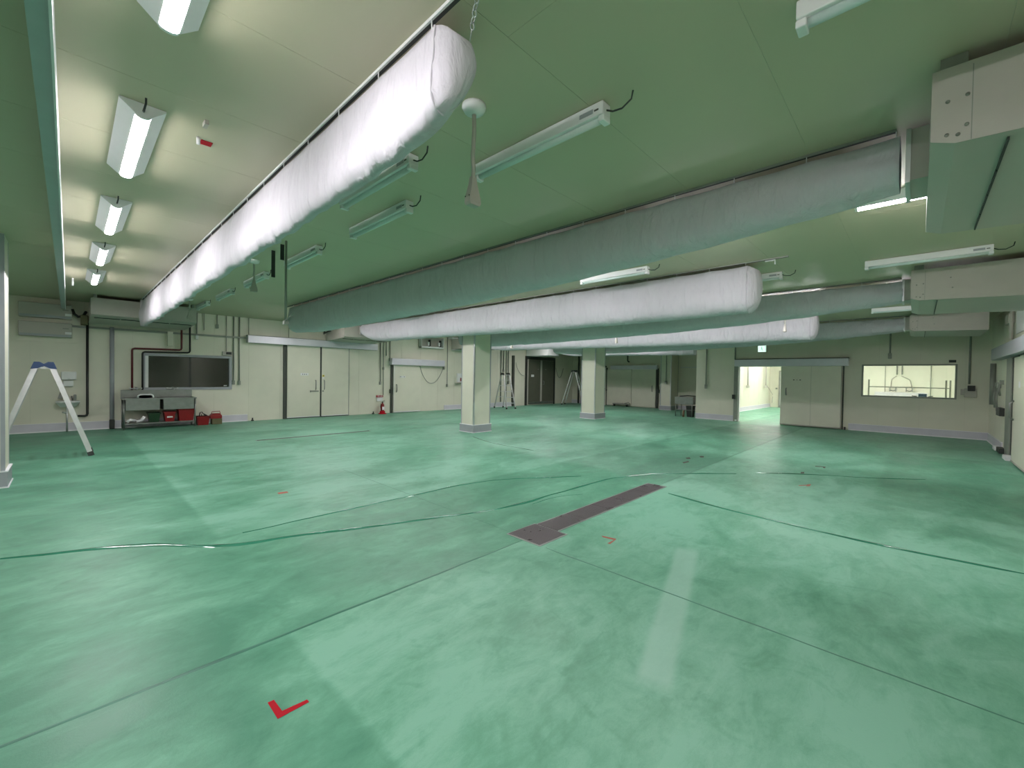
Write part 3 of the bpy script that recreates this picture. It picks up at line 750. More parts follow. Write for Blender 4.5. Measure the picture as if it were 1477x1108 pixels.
# window in wall_left
w1 = setting('window_1', (2.4, YA, 1.5))
x0, x1, z0, z1 = WIN1
fr = MB()
fr.box(x0-.05, x0+.02, YA-.03, YA+.1, z0-.05, z1+.05).box(x1-.02, x1+.05, YA-.03, YA+.1, z0-.05, z1+.05)
fr.box(x0+.02, x1-.02, YA-.03, YA+.1, z0-.05, z0+.02).box(x0+.02, x1-.02, YA-.03, YA+.1, z1-.02, z1+.05)
fr.build('window_frame', M['base'], w1)
box('window_jamb', M['white'], w1, x0+.02, x0+.09, YA+.0, YA+.05, z0+.02, z1-.02)
for k, (a, b) in enumerate(((x0+.09, 2.38), (2.43, x1-.02))):
    box('glass_pane', M['glass'], w1, a, b, YA+.03, YA+.038, z0+.02, z1-.02)
box('mullion', M['dark'], w1, 2.385, 2.425, YA+.01, YA+.05, z0+.02, z1-.02)
box('window_sticker', M['white'], w1, 3.22, 3.30, YA+.025, YA+.029, 1.09, 1.115)
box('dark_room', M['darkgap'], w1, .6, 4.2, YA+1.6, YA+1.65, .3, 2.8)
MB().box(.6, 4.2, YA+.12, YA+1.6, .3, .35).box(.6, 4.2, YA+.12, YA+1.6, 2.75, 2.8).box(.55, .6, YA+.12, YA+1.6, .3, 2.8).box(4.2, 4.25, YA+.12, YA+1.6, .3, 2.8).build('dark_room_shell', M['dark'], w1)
t = thing('alarm_box', 'small box with dark display on the dark window upper right corner', 'alarm', (3.3, YA, 2.07))
box('casing', M['greywhite'], t, 3.17, 3.42, YA-.06, YA, 2.01, 2.13, bev=.006); box('display', M['dark'], t, 3.26, 3.40, YA-.064, YA-.06, 2.04, 2.11)

# left service cabinets on the wall
for i, (z0, z1) in enumerate(((2.72, 3.06), (2.28, 2.62))):
    t = thing('wall_unit', ['upper grey wall unit at the far left above the ladder', 'lower grey wall unit at the far left above the ladder'][i], 'air conditioner', (-.35, YA-.2, z0), 'wall units at the far left')
    box('casing', M['greywhite'], t, -.80, .06, YA-.22, YA-.005, z0, z1, bev=.015)
    box('louvre', M['base'], t, -.78, .04, YA-.235, YA-.22, z0-.0+.01, z0+.06)
    box('display', M['white'], t, -.06, .05, YA-.238, YA-.221, z0+.075, z0+.13)
    box('brand_strip', M['pipe'], t, -.10, .0, YA-.226, YA-.22, z0+.2, z0+.22)
t = MB().box(-.86, .16, YA-.03, YA-.004, 2.16, 3.08).build('backing_board', M['cream']); tag(t, 'cream backing board behind the two stacked grey wall units', 'panel')
t = MB().box(.20, .33, YA-.28, YA-.01, 2.62, 2.85, bev=.01).build('pump_box', M['olive']); tag(t, 'small brownish pump box beside the left wall units', 'box')

# wall box right of door 2
t = thing('meter_cabinet', 'open white wall cabinet with two valves above the single sliding door', 'cabinet', (10.65, YA, 2.7))
box('back_panel', M['greywhite'], t, 10.06, 11.22, YA-.04, YA-.005, 2.70, 3.12)
MB().box(10.06, 11.22, YA-.22, YA-.04, 2.66, 2.72).box(10.06, 10.09, YA-.22, YA-.04, 2.66, 3.12).box(11.19, 11.22, YA-.22, YA-.04, 2.66, 3.12).build('casing', M['white'], t)
for x in (10.5, 11.05):
    v = box('valve_body', M['white'], t, x-.06, x+.02, YA-.15, YA-.04, 2.76, 2.92, bev=.01); box('valve_knob', M['dark'], v, x+.025, x+.08, YA-.16, YA-.04, 2.74, 3.02, bev=.01)
t = thing('wall_bracket', 'bright white wall bracket touching the top of the middle column', 'bracket', (11.9, YA, 2.7))
p = on(652, 487, 1, YA-.3); q = on(668, 487, 1, YA-.3)
MB().box(p.x, q.x, YA-.34, YA-.02, p.z-.05, p.z+.08, bev=.01).build('bracket_head', M['white'], t)
MB().box(q.x-.1, q.x, YA-.30, YA-.22, 2.66, p.z).build('bracket_post', M['white'], t)
MB().box(q.x-.45, q.x, YA-.30, YA-.05, 2.64, 2.67).build('bracket_shelf', M['white'], t)

t = thing('call_box', 'white box with a red button on a small shelf left of the middle column', 'call box', (12.3, YA, 1.2))
box('casing', M['white'], t, 12.1, 12.4, YA-.08, YA, 1.22, 1.62, bev=.01); box('red_panel', M['red'], t, 12.26, 12.38, YA-.084, YA-.08, 1.27, 1.42)
box('shelf', M['pipe'], t, 12.0, 12.4, YA-.16, YA, 1.16, 1.185)

# fire extinguisher
t = thing('fire_extinguisher', 'small dark red fire extinguisher on a red stand between the doors', 'fire extinguisher', (8.35, YA-.18, 0))
cx, cy = 8.34, YA-.2
def lathe(prof, n=14, cx=0, cy=0): return [[(cx+r*math.cos(2*PI*k/n), cy+r*math.sin(2*PI*k/n), z) for k in range(n)] for r, z in prof]
MB().loft(lathe(((.16, 0), (.16, .015), (.13, .025), (.10, .05), (.10, .11), (.085, .11)), cx=cx, cy=cy)).build('stand', M['tape'], t)
MB().loft(lathe(((.06, .03), (.068, .06), (.068, .33), (.055, .38), (.025, .41), (.02, .44)), cx=cx, cy=cy)).build('cylinder', M['red'], t)
MB().box(cx-.03, cx+.03, cy-.02, cy+.02, .43, .46, bev=.004).bar((cx-.02, cy, .47), (cx+.10, cy, .52), .02, .012).bar((cx-.02, cy, .455), (cx+.10, cy, .46), .02, .012).build('valve_lever', M['dark'], t)
MB().tube([(cx, cy-.02, .45), (cx-.09, cy-.03, .42), (cx-.105, cy-.03, .28), (cx-.075, cy-.03, .16)], .010, 6).build('hose', M['dark'], t)
MB().box(cx-.045, cx+.045, cy-.071, cy-.062, .16, .28).build('paper_label', M['white'], t)
t = thing('extinguisher_sign', 'small red sign with white characters above the fire extinguisher', 'sign', (8.35, YA-.02, .68))
box('sign_plate', M['tape'], t, 8.18, 8.46, YA-.03, YA-.02, .63, .71)
text('消火器', .075, .001, M['white'], 'lettering', t, facing_A(8.32, YA-.032, .67))
box('notice_sheet', M['white'], t, 8.20, 8.44, YA-.028, YA-.02, .48, .62)

# ------------------------------------------------------------------ hand basin
t = thing('hand_basin', 'small white wall basin with tap behind the near stepladder', 'basin', (-.02, YA-.2, .73))
bx0, bx1 = -.22, .19
MB().loft([[(bx0+.02+f*.04, YA, z), (bx1-.02-f*.04, YA, z), (bx1-f*.06, YA-.30+f*.1, z), (bx1-.08-f*.03, YA-.36+f*.14, z), (bx0+.08+f*.03, YA-.36+f*.14, z), (bx0+f*.06, YA-.30+f*.1, z)] for f, z in ((1.3, .60), (.5, .68), (0, .72), (0, .75))], True, False).build('bowl', M['white'], t)
MB().tube([(.06, YA-.12, .75), (.06, YA-.12, .84), (.05, YA-.2, .86), (.05, YA-.24, .82)], .014, 8).box(.08, .13, YA-.14, YA-.06, .76, .90, bev=.01).build('tap', M['steel'], t)
MB().tube([(-.03, YA-.15, .62), (-.03, YA-.15, 0)], .018, 8).tube([(-.03, YA-.15, .45), (-.10, YA-.13, .47), (-.10, YA-.05, .47)], .02, 8).build('waste_pipe', M['alu'], t)
t = thing('soap_dispenser', 'white dispenser boxes on the wall above the small basin', 'dispenser', (0, YA, 1.3))
box('towel_box', M['white'], t, -.13, .13, YA-.14, YA, 1.26, 1.46, bev=.015); box('lower_box', M['white'], t, -.10, .08, YA-.10, YA, 1.10, 1.24, bev=.012)
box('chrome_spot', M['alu'], t, -.02, .02, YA-.146, YA-.14, 1.285, 1.30)
MB().prism([(-.19, .80), (-.08, .80), (-.10, .97), (-.14, 1.0)], 1, YA-.12, YA-.02).build('soap_bottle', M['pipe'], t)

# ------------------------------------------------------------------ two-bowl sink
SX0, SX1, SY0, SY1 = .93, 2.45, 14.42, 14.98
t = thing('sink_unit', 'stainless two-bowl sink table with splashback below the dark window', 'sink', ((SX0+SX1)/2, 14.7, 0))
ZT = .80
tp = MB().box(SX0, SX1, SY0, SY0+.05, ZT-.035, ZT).box(SX0, SX1, SY1-.09, SY1, ZT-.035, ZT).box(SX0, SX0+.06, SY0+.05, SY1-.09, ZT-.035, ZT).box(SX1-.06, SX1, SY0+.05, SY1-.09, ZT-.035, ZT).box(1.66, 1.74, SY0+.05, SY1-.09, ZT-.035, ZT)
tp.build('sink_top', M['steel'], t)
box('splashback', M['steel'], t, SX0, SX1-.02, SY1-.03, SY1, ZT, ZT+.20, bev=.006)
for a, b in ((SX0+.06, 1.66), (1.74, SX1-.06)):
    m_ = MB().box(a-.01, a, SY0+.02, SY1-.09, .50, ZT-.03).box(b, b+.01, SY0+.02, SY1-.09, .50, ZT-.03).box(a-.01, b+.01, SY0+.02, SY0+.03, .50, ZT-.03).box(a-.01, b+.01, SY1-.1, SY1-.09, .50, ZT-.03).box(a-.01, b+.01, SY0+.02, SY1-.09, .49, .50)
    m_.build('bowl', M['steel'], t)
for x in (SX0+.03, SX1-.03):
    for y in (SY0+.03, SY1-.04):
        MB().tube([(x, y, .03), (x, y, ZT-.03)], .019, 8).tube([(x, y, 0), (x, y, .04)], .014, 8).build('leg', M['steel'], t)
MB().box(SX0+.03, SX1-.03, SY0+.02, SY1-.03, .13, .16, bev=.005).build('lower_shelf', M['steel'], t)
for x in (1.22, 1.98):
    MB().tube([(x, SY1-.05, ZT+.20), (x, SY1-.06, ZT+.27), (x+.02, SY1-.14, ZT+.26), (x+.02, SY1-.2, ZT+.21)], .014, 8).tube([(x-.12, SY1-.05, ZT+.235), (x+.12, SY1-.05, ZT+.235)], .016, 8).box(x-.13, x-.09, SY1-.10, SY1-.03, ZT+.23, ZT+.26, bev=.005).box(x+.09, x+.13, SY1-.10, SY1-.03, ZT+.23, ZT+.26, bev=.005).build('tap', M['alu'], t)
# things at the sink
c = thing('plastic_tub', 'white oval tub with dark inside lying on the left bowl rim', 'tub', (1.38, 14.5, ZT))
MB().tube([(1.22, 14.43, ZT+.01), (1.23, 14.43, ZT+.07), (1.27, 14.43, ZT+.095), (1.48, 14.43, ZT+.095), (1.52, 14.43, ZT+.07), (1.53, 14.43, ZT+.01)], .018, 8).build('rim', M['white'], c)
MB().loft([[(1.375+a_*math.cos(2*PI*k/16)*f, 14.52, ZT+.035+.04*math.sin(2*PI*k/16)*f) for k in range(16)] for f, a_ in ((1, .14), (.9, .14))], True, False).build('hollow', M['blue'], c)
def crate(x0, x1, y0, y1, z0, z1, mt, label, lab=False, handles=True):
    c = thing('crate', label, 'crate', ((x0+x1)/2, (y0+y1)/2, z0), 'crates around the sink')
    b = MB(); k = .03
    b.loft([[(x0+k*f, y0+k*f, z), (x1-k*f, y0+k*f, z), (x1-k*f, y1-k*f, z), (x0+k*f, y1-k*f, z)] for f, z in ((1, z0), (0, z1))], True, False)
    bo = b.build('body', mt, c)
    MB().box(x0-.012, x1+.012, y0-.012, y1+.012, z1-.025, z1+.0, bev=.004).build('rim', mt, c)
    if lab:
        MB().box((x0+x1)/2-.06, (x0+x1)/2+.06, y0-.004+.015, y0+.018, z0+.10, z0+.14).build('paper_label', M['white'], c)
    return c
crate(1.44, 1.68, 14.50, 14.85, .16, .40, M['green'], 'dark green crate on the shelf under the sink')
crate(1.76, 2.00, 14.50, 14.85, .16, .42, M['red'], 'red crate with a white label on the shelf under the sink', True)
crate(2.06, 2.42, 14.50, 14.85, .16, .49, M['red'], 'largest red crate at the right end of the sink shelf')
c = thing('pipe_offcuts', 'white plastic pipe fittings heaped at the left end of the sink shelf', 'pipe', (1.15, 14.6, .16))
MB().tube([(1.02, 14.5, .19), (1.08, 14.5, .25), (1.18, 14.55, .22)], .035, 8).build('fitting', M['white'], c)
MB().tube([(1.2, 14.5, .20), (1.30, 14.52, .22), (1.36, 14.5, .32)], .038, 8).build('fitting', M['white'], c)
MB().tube([(1.0, 14.6, .21), (1.3, 14.65, .24)], .03, 8).build('fitting', M['greywhite'], c)
c = crate(2.48, 2.78, 14.55, 14.85, 0, .25, M['red'], 'red open toolbox on the floor right of the sink')
MB().tube([(2.54, 14.6, .25), (2.56, 14.6, .36), (2.60, 14.6, .37), (2.68, 14.6, .26)], .012, 6).tube([(2.60, 14.7, .25), (2.62, 14.7, .34), (2.74, 14.7, .26)], .012, 6).build('tool_handle', M['dark'], c)
c = thing('toolbox', 'red metal cantilever toolbox with a folded handle standing on an olive box', 'toolbox', (3.0, 14.7, 0))
MB().box(2.84, 3.08, 14.58, 14.8, 0, .16, bev=.006).build('lower_box', M['olive'], c)
b_ = box('tray', M['red'], c, 2.80, 3.08, 14.58, 14.8, .165, .25, bev=.01)
MB().prism([(2.80, .25), (3.08, .25), (3.03, .31), (2.86, .31)], 1, 14.59, 14.79).build('lid', M['red'], c)
MB().tube([(2.84, 14.68, .30), (2.85, 14.68, .36), (3.04, 14.68, .37), (3.06, 14.68, .26)], .010, 6).build('carry_handle', M['red'], c)

# ------------------------------------------------------------------ stepladders
def ladder(label, cx, cy, ang, h, splay, wbot, wtop, nr, capm, railw=.055):
    """ang: direction of the splay; rungs run across it"""
    t = thing('stepladder', label, 'ladder', (cx, cy, 0), 'aluminium stepladders')
    s = Vector((math.cos(ang), math.sin(ang), 0)); r = Vector((-math.sin(ang), math.cos(ang), 0)); C0 = Vector((cx, cy, 0))
    def P(side, rr, z):
        f = z/h; return C0+s*side*(splay/2*(1-f)+.09*f)+r*rr*((wbot*(1-f)+wtop*f)/2)+Vector((0, 0, z))
    for sd in (-1, 1):
        for rr in (-1, 1):
            a = MB().bar(P(sd, rr, .04), P(sd, rr, h-.02), .028, railw, up=s).build('leg', M['alu'], t)
            p = P(sd, rr, .0)
            MB().bar(P(sd, rr, .0)+Vector((0, 0, 0)), P(sd, rr, .07), .04, railw+.015, up=s).build('foot_cap', M['dark'], a)
        for k in range(1, nr+1):
            z = h*k/(nr+1)
            MB().bar(P(sd, -1, z), P(sd, 1, z), .028 if sd < 0 else .05, .028, up=(0, 0, 1)).build('rung', M['alu'], t)
    b = MB()
    b.bar(C0+s*-.13+Vector((0, 0, h-.03)), C0+s*.13+Vector((0, 0, h-.03)), wtop+.05, .03).build('top_plate', M['alu'], t)
    for rr in (-1, 1):
        q = C0+r*rr*(wtop/2+.01)
        cap = MB()
        vs = [q+s*a_+Vector((0, 0, z_)) for a_, z_ in ((-.15, h-.05), (-.11, h+.07), (-.05, h+.07), (0, h+.035), (.05, h+.07), (.11, h+.07), (.15, h-.05), (.07, h-.04), (0, h+.0), (-.07, h-.04))]
        cap.loft([[v-r*.018 for v in vs], [v+r*.018 for v in vs]], True, False).build('hinge_cap', capm, t)
    return t
ladder('aluminium stepladder with blue top joints at the left, beside the near column', -.29, 10.74, 0, 1.56, 1.13, .50, .28, 5, M['blue'], .065)
ladder('aluminium stepladder with dark feet right of the middle column', 14.33, 14.15, math.radians(-99), 1.62, 1.0, .52, .32, 5, M['dark'])
ladder('aluminium stepladder in the far corner left of the second column', 19.45, 13.8, math.radians(-72), 1.86, 1.25, .55, .32, 6, M['dark'])

# ------------------------------------------------------------------ wall_left far part: dark double door
d3 = setting('door_3', (18, YA, 0))
MB().box(16.72, 16.80, YA-.10, YA, 0, 2.62).box(19.16, 19.24, YA-.06, YA, 0, 2.62).box(16.8, 19.16, YA-.06, YA, 2.45, 2.62).build('door_frame', M['dark'], d3)
box('frame_strip', M['greywhite'], d3, 16.84, 16.95, YA-.05, YA, 0, 2.45)
for a, b in ((16.97, 17.93), (18.09, 19.12)):
    lf = box('door_leaf', M['doordark'], d3, a, b, YA-.05, YA-.005, .05, 2.43, bev=.006)
    for x in ((a+.75, 1.95), (a+.15, 1.95) if a > 17 else (a+.3, 1.95)):
        pass
lf = d3.children[-1]
box('centre_post', M['greywhite'], d3, 17.95, 18.07, YA-.065, YA, .20, 2.43)
box('kick_plate', M['steel'], d3, 17.0, 19.1, YA-.055, YA-.05, .05, .18)
MB().tube([(18.2, YA-.05, 1.30), (18.2, YA-.1, 1.28), (18.2, YA-.1, 1.12), (18.2, YA-.05, 1.10)], .02, 8).build('door_handle', M['steel'], d3)
MB().box(17.17, 17.40, YA-.056, YA-.05, 1.52, 1.64, bev=.004).build('sign_plate', M['white'], d3)
for x in (17.75, 18.4): box('hinge_mark', M['pipe'], d3, x-.05, x+.05, YA-.058, YA-.05, 1.92, 1.95)
p3 = setting('trim_1', (15.75, YA, 0))
box('dark_post', M['darkgap'], p3, 15.70, 15.82, YA-.10, YA, 0, 2.6)
t = MB().tube([(15.95+.65*i/12, YA-.06, 2.25-.75*(1-(1-i/12)**2)**.7*.9) for i in range(13)], .012, 6).build('hanging_cable', M['pipe']); tag(t, 'thin cable swagging on the cream panel left of the dark doors', 'cable')
t = MB().tube([(19.3+.7*i/14, YA-.06, 2.05-.55*(1-(2*i/14-1)**2)) for i in range(15)], .014, 6).build('hanging_cable', M['pipe']); tag(t, 'thin cable loop on the wall right of the dark doors', 'cable')
for k, (x, zb) in enumerate(((14.90, .25), (15.08, 1.75), (15.28, .25), (15.42, 1.15))):
    conduit([(x, Yw, CH), (x, Yw, zb)], .03, M['pipe'], ['leftmost', 'second', 'third', 'rightmost'][k]+' of the conduits behind the ladder right of the middle column', [(x, YA, zb+.05, .09, .14, .06, M['pipe'])] if k % 2 else [], group='conduits behind the middle ladder')
# far corner pipes
for k, (y, lb) in enumerate(((14.55, 'dark pipe in the far corner, left one'), (14.30, 'dark pipe in the far corner, right one'))):
    conduit([(XB-.06, y, CH), (XB-.06, y, .0)], .05, M['darkgap'], lb, group='corner pipes', name='corner_pipe')
conduit([(XB-.06, 13.9, 2.75), (XB-.06, 13.9, 2.45), (XB-.06, 13.55, 2.45), (XB-.06, 13.55, 2.75)], .04, M['pipe'], 'small bent pipes on the far wall over the corner ladder', group='corner pipes', name='bent_pipe')
t = MB().box(XB-.12, XB-.005, 12.7, 13.9, 2.12, 2.20).build('wall_rail', M['darkgap']); tag(t, 'dark horizontal rail on the far wall above the corner ladder', 'rail')
t = MB().box(XB-.15, XB-.005, 12.4, 14.4, 2.78, 2.86).build('wall_rail', M['darkgap']); tag(t, 'dark rail near the ceiling in the far corner', 'rail')

# ------------------------------------------------------------------ wall_far sliding door
d4 = setting('door_4', (XB, 11.1, 0))
for (a, b) in ((9.75, 11.1), (11.12, 12.62)):
    lf = box('door_leaf', M['door'], d4, XB-.08, XB-.01, a, b, .02, 2.0, bev=.006)
    if a < 10:
        MB().tube([(XB-.08, 9.93, 1.15), (XB-.12, 9.93, 1.12), (XB-.12, 9.93, .88), (XB-.08, 9.93, .85)], .018, 8).build('door_handle', M['steel'], lf)
box('door_seal', M['darkgap'], d4, XB-.06, XB, 12.63, 12.69, 0, 2.1)
box('door_jamb', M['darkgap'], d4, XB-.10, XB, 9.62, 9.72, 0, 2.05)
box('jamb_lock', M['dark'], d4, XB-.14, XB-.03, 9.55, 9.68, .80, .96, bev=.006)
box('track_cover', M['track'], d4, XB-.2, XB-.01, 9.65, 12.35, 2.0, 2.22, bev=.008)
MB().tube([(XB-.08, 12.75, .92), (XB-.12, 12.75, .92)], .03, 8).box(XB-.1, XB-.02, 12.6, 12.68, .82, .88).build('door_latch', M['dark'], d4)
t = thing('floor_clamp', 'low dark metal trolley bar lying before the far sliding door', 'trolley', (XB-.3, 11.6, 0))
MB().box(XB-.4, XB-.2, 11.15, 12.05, .10, .16).build('bar', M['pipe'], t)
for y in (11.25, 12.0): MB().tube([(XB-.32, y, .06), (XB-.26, y, .06)], .06, 10).build('wheel', M['dark'], t)
MB().tube([(XB-.3, 11.4, .15), (XB-.3, 11.15, .24), (XB-.3, 11.05, .14)], .02, 6).build('handle', M['pipe'], t)
conduit([(20.11, 8.85, CH), (20.11, 8.85, 1.38)], .018, M['pipe'], 'conduit with a switch on the narrow far pier', [], group='far pier conduit')
t = MB().box(20.06, 20.15, 8.80, 8.90, 1.28, 1.42, bev=.006).build('switch_box', M['pipe']); tag(t, 'small switch at the end of the far pier conduit', 'switch')
t = MB().box(XB-.05, XB-.004, 6.35, 8.5, 2.08, 2.12).build('wall_rail', M['alu']); tag(t, 'thin light rail above the far grey table', 'rail')
t = MB().box(XB-.012, XB-.004, 6.95, 7.45, 1.58, 1.68, bev=.003).build('wall_sign', M['white']); tag(t, 'pale sign on the far wall above the grey table', 'sign')
t = conduit([(XB-.2, 11.3, CH), (XB-.2, 11.3, 2.45), (XB-.2, 11.2, 2.4)], .04, M['darkgap'], 'short dark pipe end above the far sliding door', group='far pipe')

# far sink table and crate
t = thing('work_table', 'small grey steel sink table tucked behind the wall corner', 'table', (17.35, 6.8, 0))
box('basin_box', M['steel'], t, 17.12, 17.75, 6.42, 7.15, .50, .80, bev=.008)
MB().tube([(17.4, 6.35, .83), (17.3, 6.7, .86), (17.25, 7.0, .82)], .02, 6).build('rail', M['dark'], t)
for x in (17.15, 17.72):
    for y in (6.46, 7.12): MB().tube([(x, y, 0), (x, y, .55)], .016, 6).build('leg', M['steel'], t)
MB().tube([(17.15, 6.46, .28), (17.15, 7.12, .28)], .012, 6).tube([(17.15, 6.46, .28), (17.72, 6.46, .28)], .012, 6).build('stretcher', M['steel'], t)
c = crate(17.20, 17.5, 6.46, 6.72, .0, .45, M['dark'], 'black crate under the far sink table')
c = MB().tube([(17.1, 6.78, 0), (17.12, 6.78, .26)], .045, 8).build('bottle', M['wood']); tag(c, 'brown bottle beside the black crate under the far table', 'bottle')

# ------------------------------------------------------------------ wall_right: sliding door, window
d5 = setting('door_5', (XC, 3.3, 0))
lf = box('door_leaf', M['door'], d5, XC-.13, XC-.05, 1.72, 3.37, .03, 2.02, bev=.008)
MB().box(XC-.135, XC-.13, 1.72, 3.37, .03, .06).box(XC-.135, XC-.13, 1.72, 1.745, .03, 2.0).build('edge_trim', M['greywhite'], lf)
MB().tube([(XC-.13, 3.21, 1.27), (XC-.18, 3.21, 1.25), (XC-.18, 3.21, 1.06), (XC-.13, 3.21, 1.04)], .018, 8).build('door_handle', M['steel'], lf)
for k in range(3): MB().box(XC-.134, XC-.13, 3.0-.09*k-.02, 3.0-.09*k+.02, 1.535, 1.565).build('lettering', M['ink'] if k != 1 else M['greywhite'], lf)
box('leaf_seam', M['pipe'], lf, XC-.1315, XC-.13, 2.52, 2.525, .03, 2.0)
box('door_jamb', M['pipe'], d5, XC-.10, XC+.1, 4.72, 4.86, 0, 2.02)
box('jamb_lock', M['dark'], d5, XC-.16, XC-.04, 4.80, 4.90, .82, .98, bev=.006)
box('jamb_lining', M['white'], d5, XC+.0, XC+.12, 4.70, 4.75, 0, 2.0)
box('leaf_seal', M['darkgap'], d5, XC-.03, XC, 1.675, 1.705, .0, 2.02)
hd = box('track_cover', M['track'], d5, XC-.24, XC-.01, 1.56, 4.82, 2.01, 2.25, bev=.008)
box('cover_shadow_gap', M['darkgap'], hd, XC-.20, XC, 1.56, 4.82, 2.25, 2.275)
box('threshold_roller', M['white'], d5, XC-.13, XC-.08, 4.74, 4.80, .02, .07, bev=.004)
t = MB().box(XC-.12, XC-.04, 1.60, 1.64, 0, .09, bev=.005).build('door_stop', M['dark']); tag(t, 'small dark door stop right of the open sliding door', 'door stop', 'door stops')
for y, zt, zb, bx_, lb in ((5.87, CH, 1.25, 1, 'dark conduit with a switch on the shaded wall left of the open doorway'), (4.86, CH, 2.27, 0, 'dark conduit rising from the left end of the doorway track cover'), (.61, CH, 2.30, 1, 'conduit above the bright window'), (-1.02, CH, 1.50, 0, 'conduit running down to the wall phone')):
    t = conduit([(XC-.03, y, zt), (XC-.03, y, zb)], .022, M['pipe'], lb, group='conduits on the window wall')
    if bx_: MB().box(XC-.06, XC, y-.04, y+.04, zb-.08, zb+.08, bev=.006).build('switch_box', M['pipe'], t)
# exit sign
t = thing('exit_sign', 'small glowing green and white exit sign above the doorway', 'sign', (XC, 3.98, 2.62))
sy0, sy1, sz0, sz1 = 3.85, 4.12, 2.51, 2.75
box('housing', M['greywhite'], t, XC-.05, XC, sy0, sy1, sz0, sz1, bev=.006)
box('face', M['exit'], t, XC-.056, XC-.05, sy0+.01, sy1-.01, sz0+.01, sz1-.01)
g = MB()
g.tube([(XC-.0575, 4.0, 2.69), (XC-.0565, 4.0, 2.69)], .017, 10)
g.bar((XC-.057, 4.0, 2.67), (XC-.057, 3.985, 2.61), .002, .022, up=(0, 1, 0)).bar((XC-.057, 3.985, 2.61), (XC-.057, 3.955, 2.58), .002, .014, up=(0, 1, 0)).bar((XC-.057, 3.955, 2.58), (XC-.057, 3.96, 2.54), .002, .013, up=(0, 0, 1)).bar((XC-.057, 3.99, 2.61), (XC-.057, 4.02, 2.575), .002, .014, up=(0, 1, 0)).bar((XC-.057, 4.02, 2.575), (XC-.057, 4.06, 2.57), .002, .012, up=(0, 0, 1))
g.bar((XC-.057, 4.0, 2.66), (XC-.057, 4.04, 2.63), .002, .010, up=(0, 0, 1)).bar((XC-.057, 3.99, 2.66), (XC-.057, 3.95, 2.64), .002, .010, up=(0, 0, 1))
g.build('running_figure', M['exitgreen'], t)
MB().box(XC-.0575, XC-.056, 3.87, 3.885, 2.53, 2.72).box(XC-.0575, XC-.056, 3.87, 3.925, 2.705, 2.72).build('door_symbol', M['exitgreen'], t)
# window
w2 = setting('window_2', (XC, .2, 1.5))
y0, y1, z0, z1 = WINC
fr = MB().box(XC-.02, XC+.1, y0-.03, y0+.01, z0-.03, z1+.03).box(XC-.02, XC+.1, y1-.01, y1+.03, z0-.03, z1+.03).box(XC-.02, XC+.1, y0+.01, y1-.01, z0-.03, z0+.01).box(XC-.02, XC+.1, y0+.01, y1-.01, z1-.01, z1+.03)
fr.build('window_frame', M['pipe'], w2)
box('glass_pane', M['glass'], w2, XC+.05, XC+.056, y0+.01, y1-.01, z0+.01, z1-.01)
t = thing('alarm_box', 'small black display box above the right corner of the bright window', 'alarm', (XC, -.68, 2.13))
box('casing', M['cream'], t, XC-.04, XC, -.82, -.60, 2.07, 2.18, bev=.005); box('display', M['dark'], t, XC-.045, XC-.04, -.76, -.62, 2.09, 2.16)
t = thing('wall_phone', 'grey wall phone box right of the bright window', 'phone', (XC, -1.05, 1.3))
box('casing', M['greywhite'], t, XC-.08, XC, -1.16, -.93, 1.14, 1.38, bev=.008); box('handset', M['dark'], t, XC-.10, XC-.02, -1.13, -.99, 1.31, 1.46, bev=.01); box('side_box', M['greywhite'], t, XC-.04, XC, -.93, -.86, 1.2, 1.36, bev=.006)
t = conduit([(15.85, YD+.05, 2.02), (15.85, YD+.05, 1.0)], .05, M['pipe'], 'thick short dark pipe on the right side wall near the corner', group='side wall pipe', name='wall_pipe')

# ------------------------------------------------------------------ wall_side: sliding door, cables
d6 = setting('door_6', (12.5, YD, 0))
box('door_jamb', M['dark'], d6, 12.5, 13.2, YD, YD+.012, 0, 2.06)
box('jamb_post', M['pipe'], d6, 13.2, 13.85, YD, YD+.03, 0, 2.05, bev=.005)
lf = box('door_leaf', M['door'], d6, 9.6, 12.5, YD+.03, YD+.07, .03, 2.02, bev=.008)
MB().tube([(12.35, YD+.07, 1.20), (12.35, YD+.12, 1.15), (12.35, YD+.12, .88), (12.35, YD+.07, .83)], .018, 8).build('door_handle', M['steel'], lf)
MB().box(11.75, 11.85, YD+.07, YD+.08, 1.45, 1.56).build('sign_plate', M['white'], lf)
MB().box(9.6, 12.5, YD+.07, YD+.076, .03, .06).build('edge_trim', M['greywhite'], lf)
box('jamb_lock', M['dark'], d6, 14.2, 14.75, YD, YD+.08, .80, .98, bev=.006)
hd = box('track_cover', M['base'], d6, 8.9, 14.9, YD+.01, YD+.17, 2.06, 2.32, bev=.008)
box('bottom_bumper', M['white'], d6, 12.75, 13.15, YD+.0, YD+.12, 0, .08, bev=.01)
box('bumper_plate', M['basetrim'], d6, 14.3, 14.7, YD+.0, YD+.12, .02, .11, bev=.01)
box('bumper_rubber', M['dark'], d6, 13.8, 14.28, YD+.0, YD+.10, .02, .12, bev=.01)
box('wall_access_panel', M['white'], d6, 8.0, 12.9, YD+.003, YD+.02, 2.5, 3.1)
conduit([(13.2, YD+.05, CH), (13.2, YD+.05, 2.42)], .03, M['greywhite'], 'light conduit above the right side door', group='side wall conduits')
t = MB().box(13.2, 13.7, YD+.005, YD+.09, 2.75, 2.95, bev=.01).build('junction_box', M['greywhite']); tag(t, 'pale junction box above the right side door', 'box')
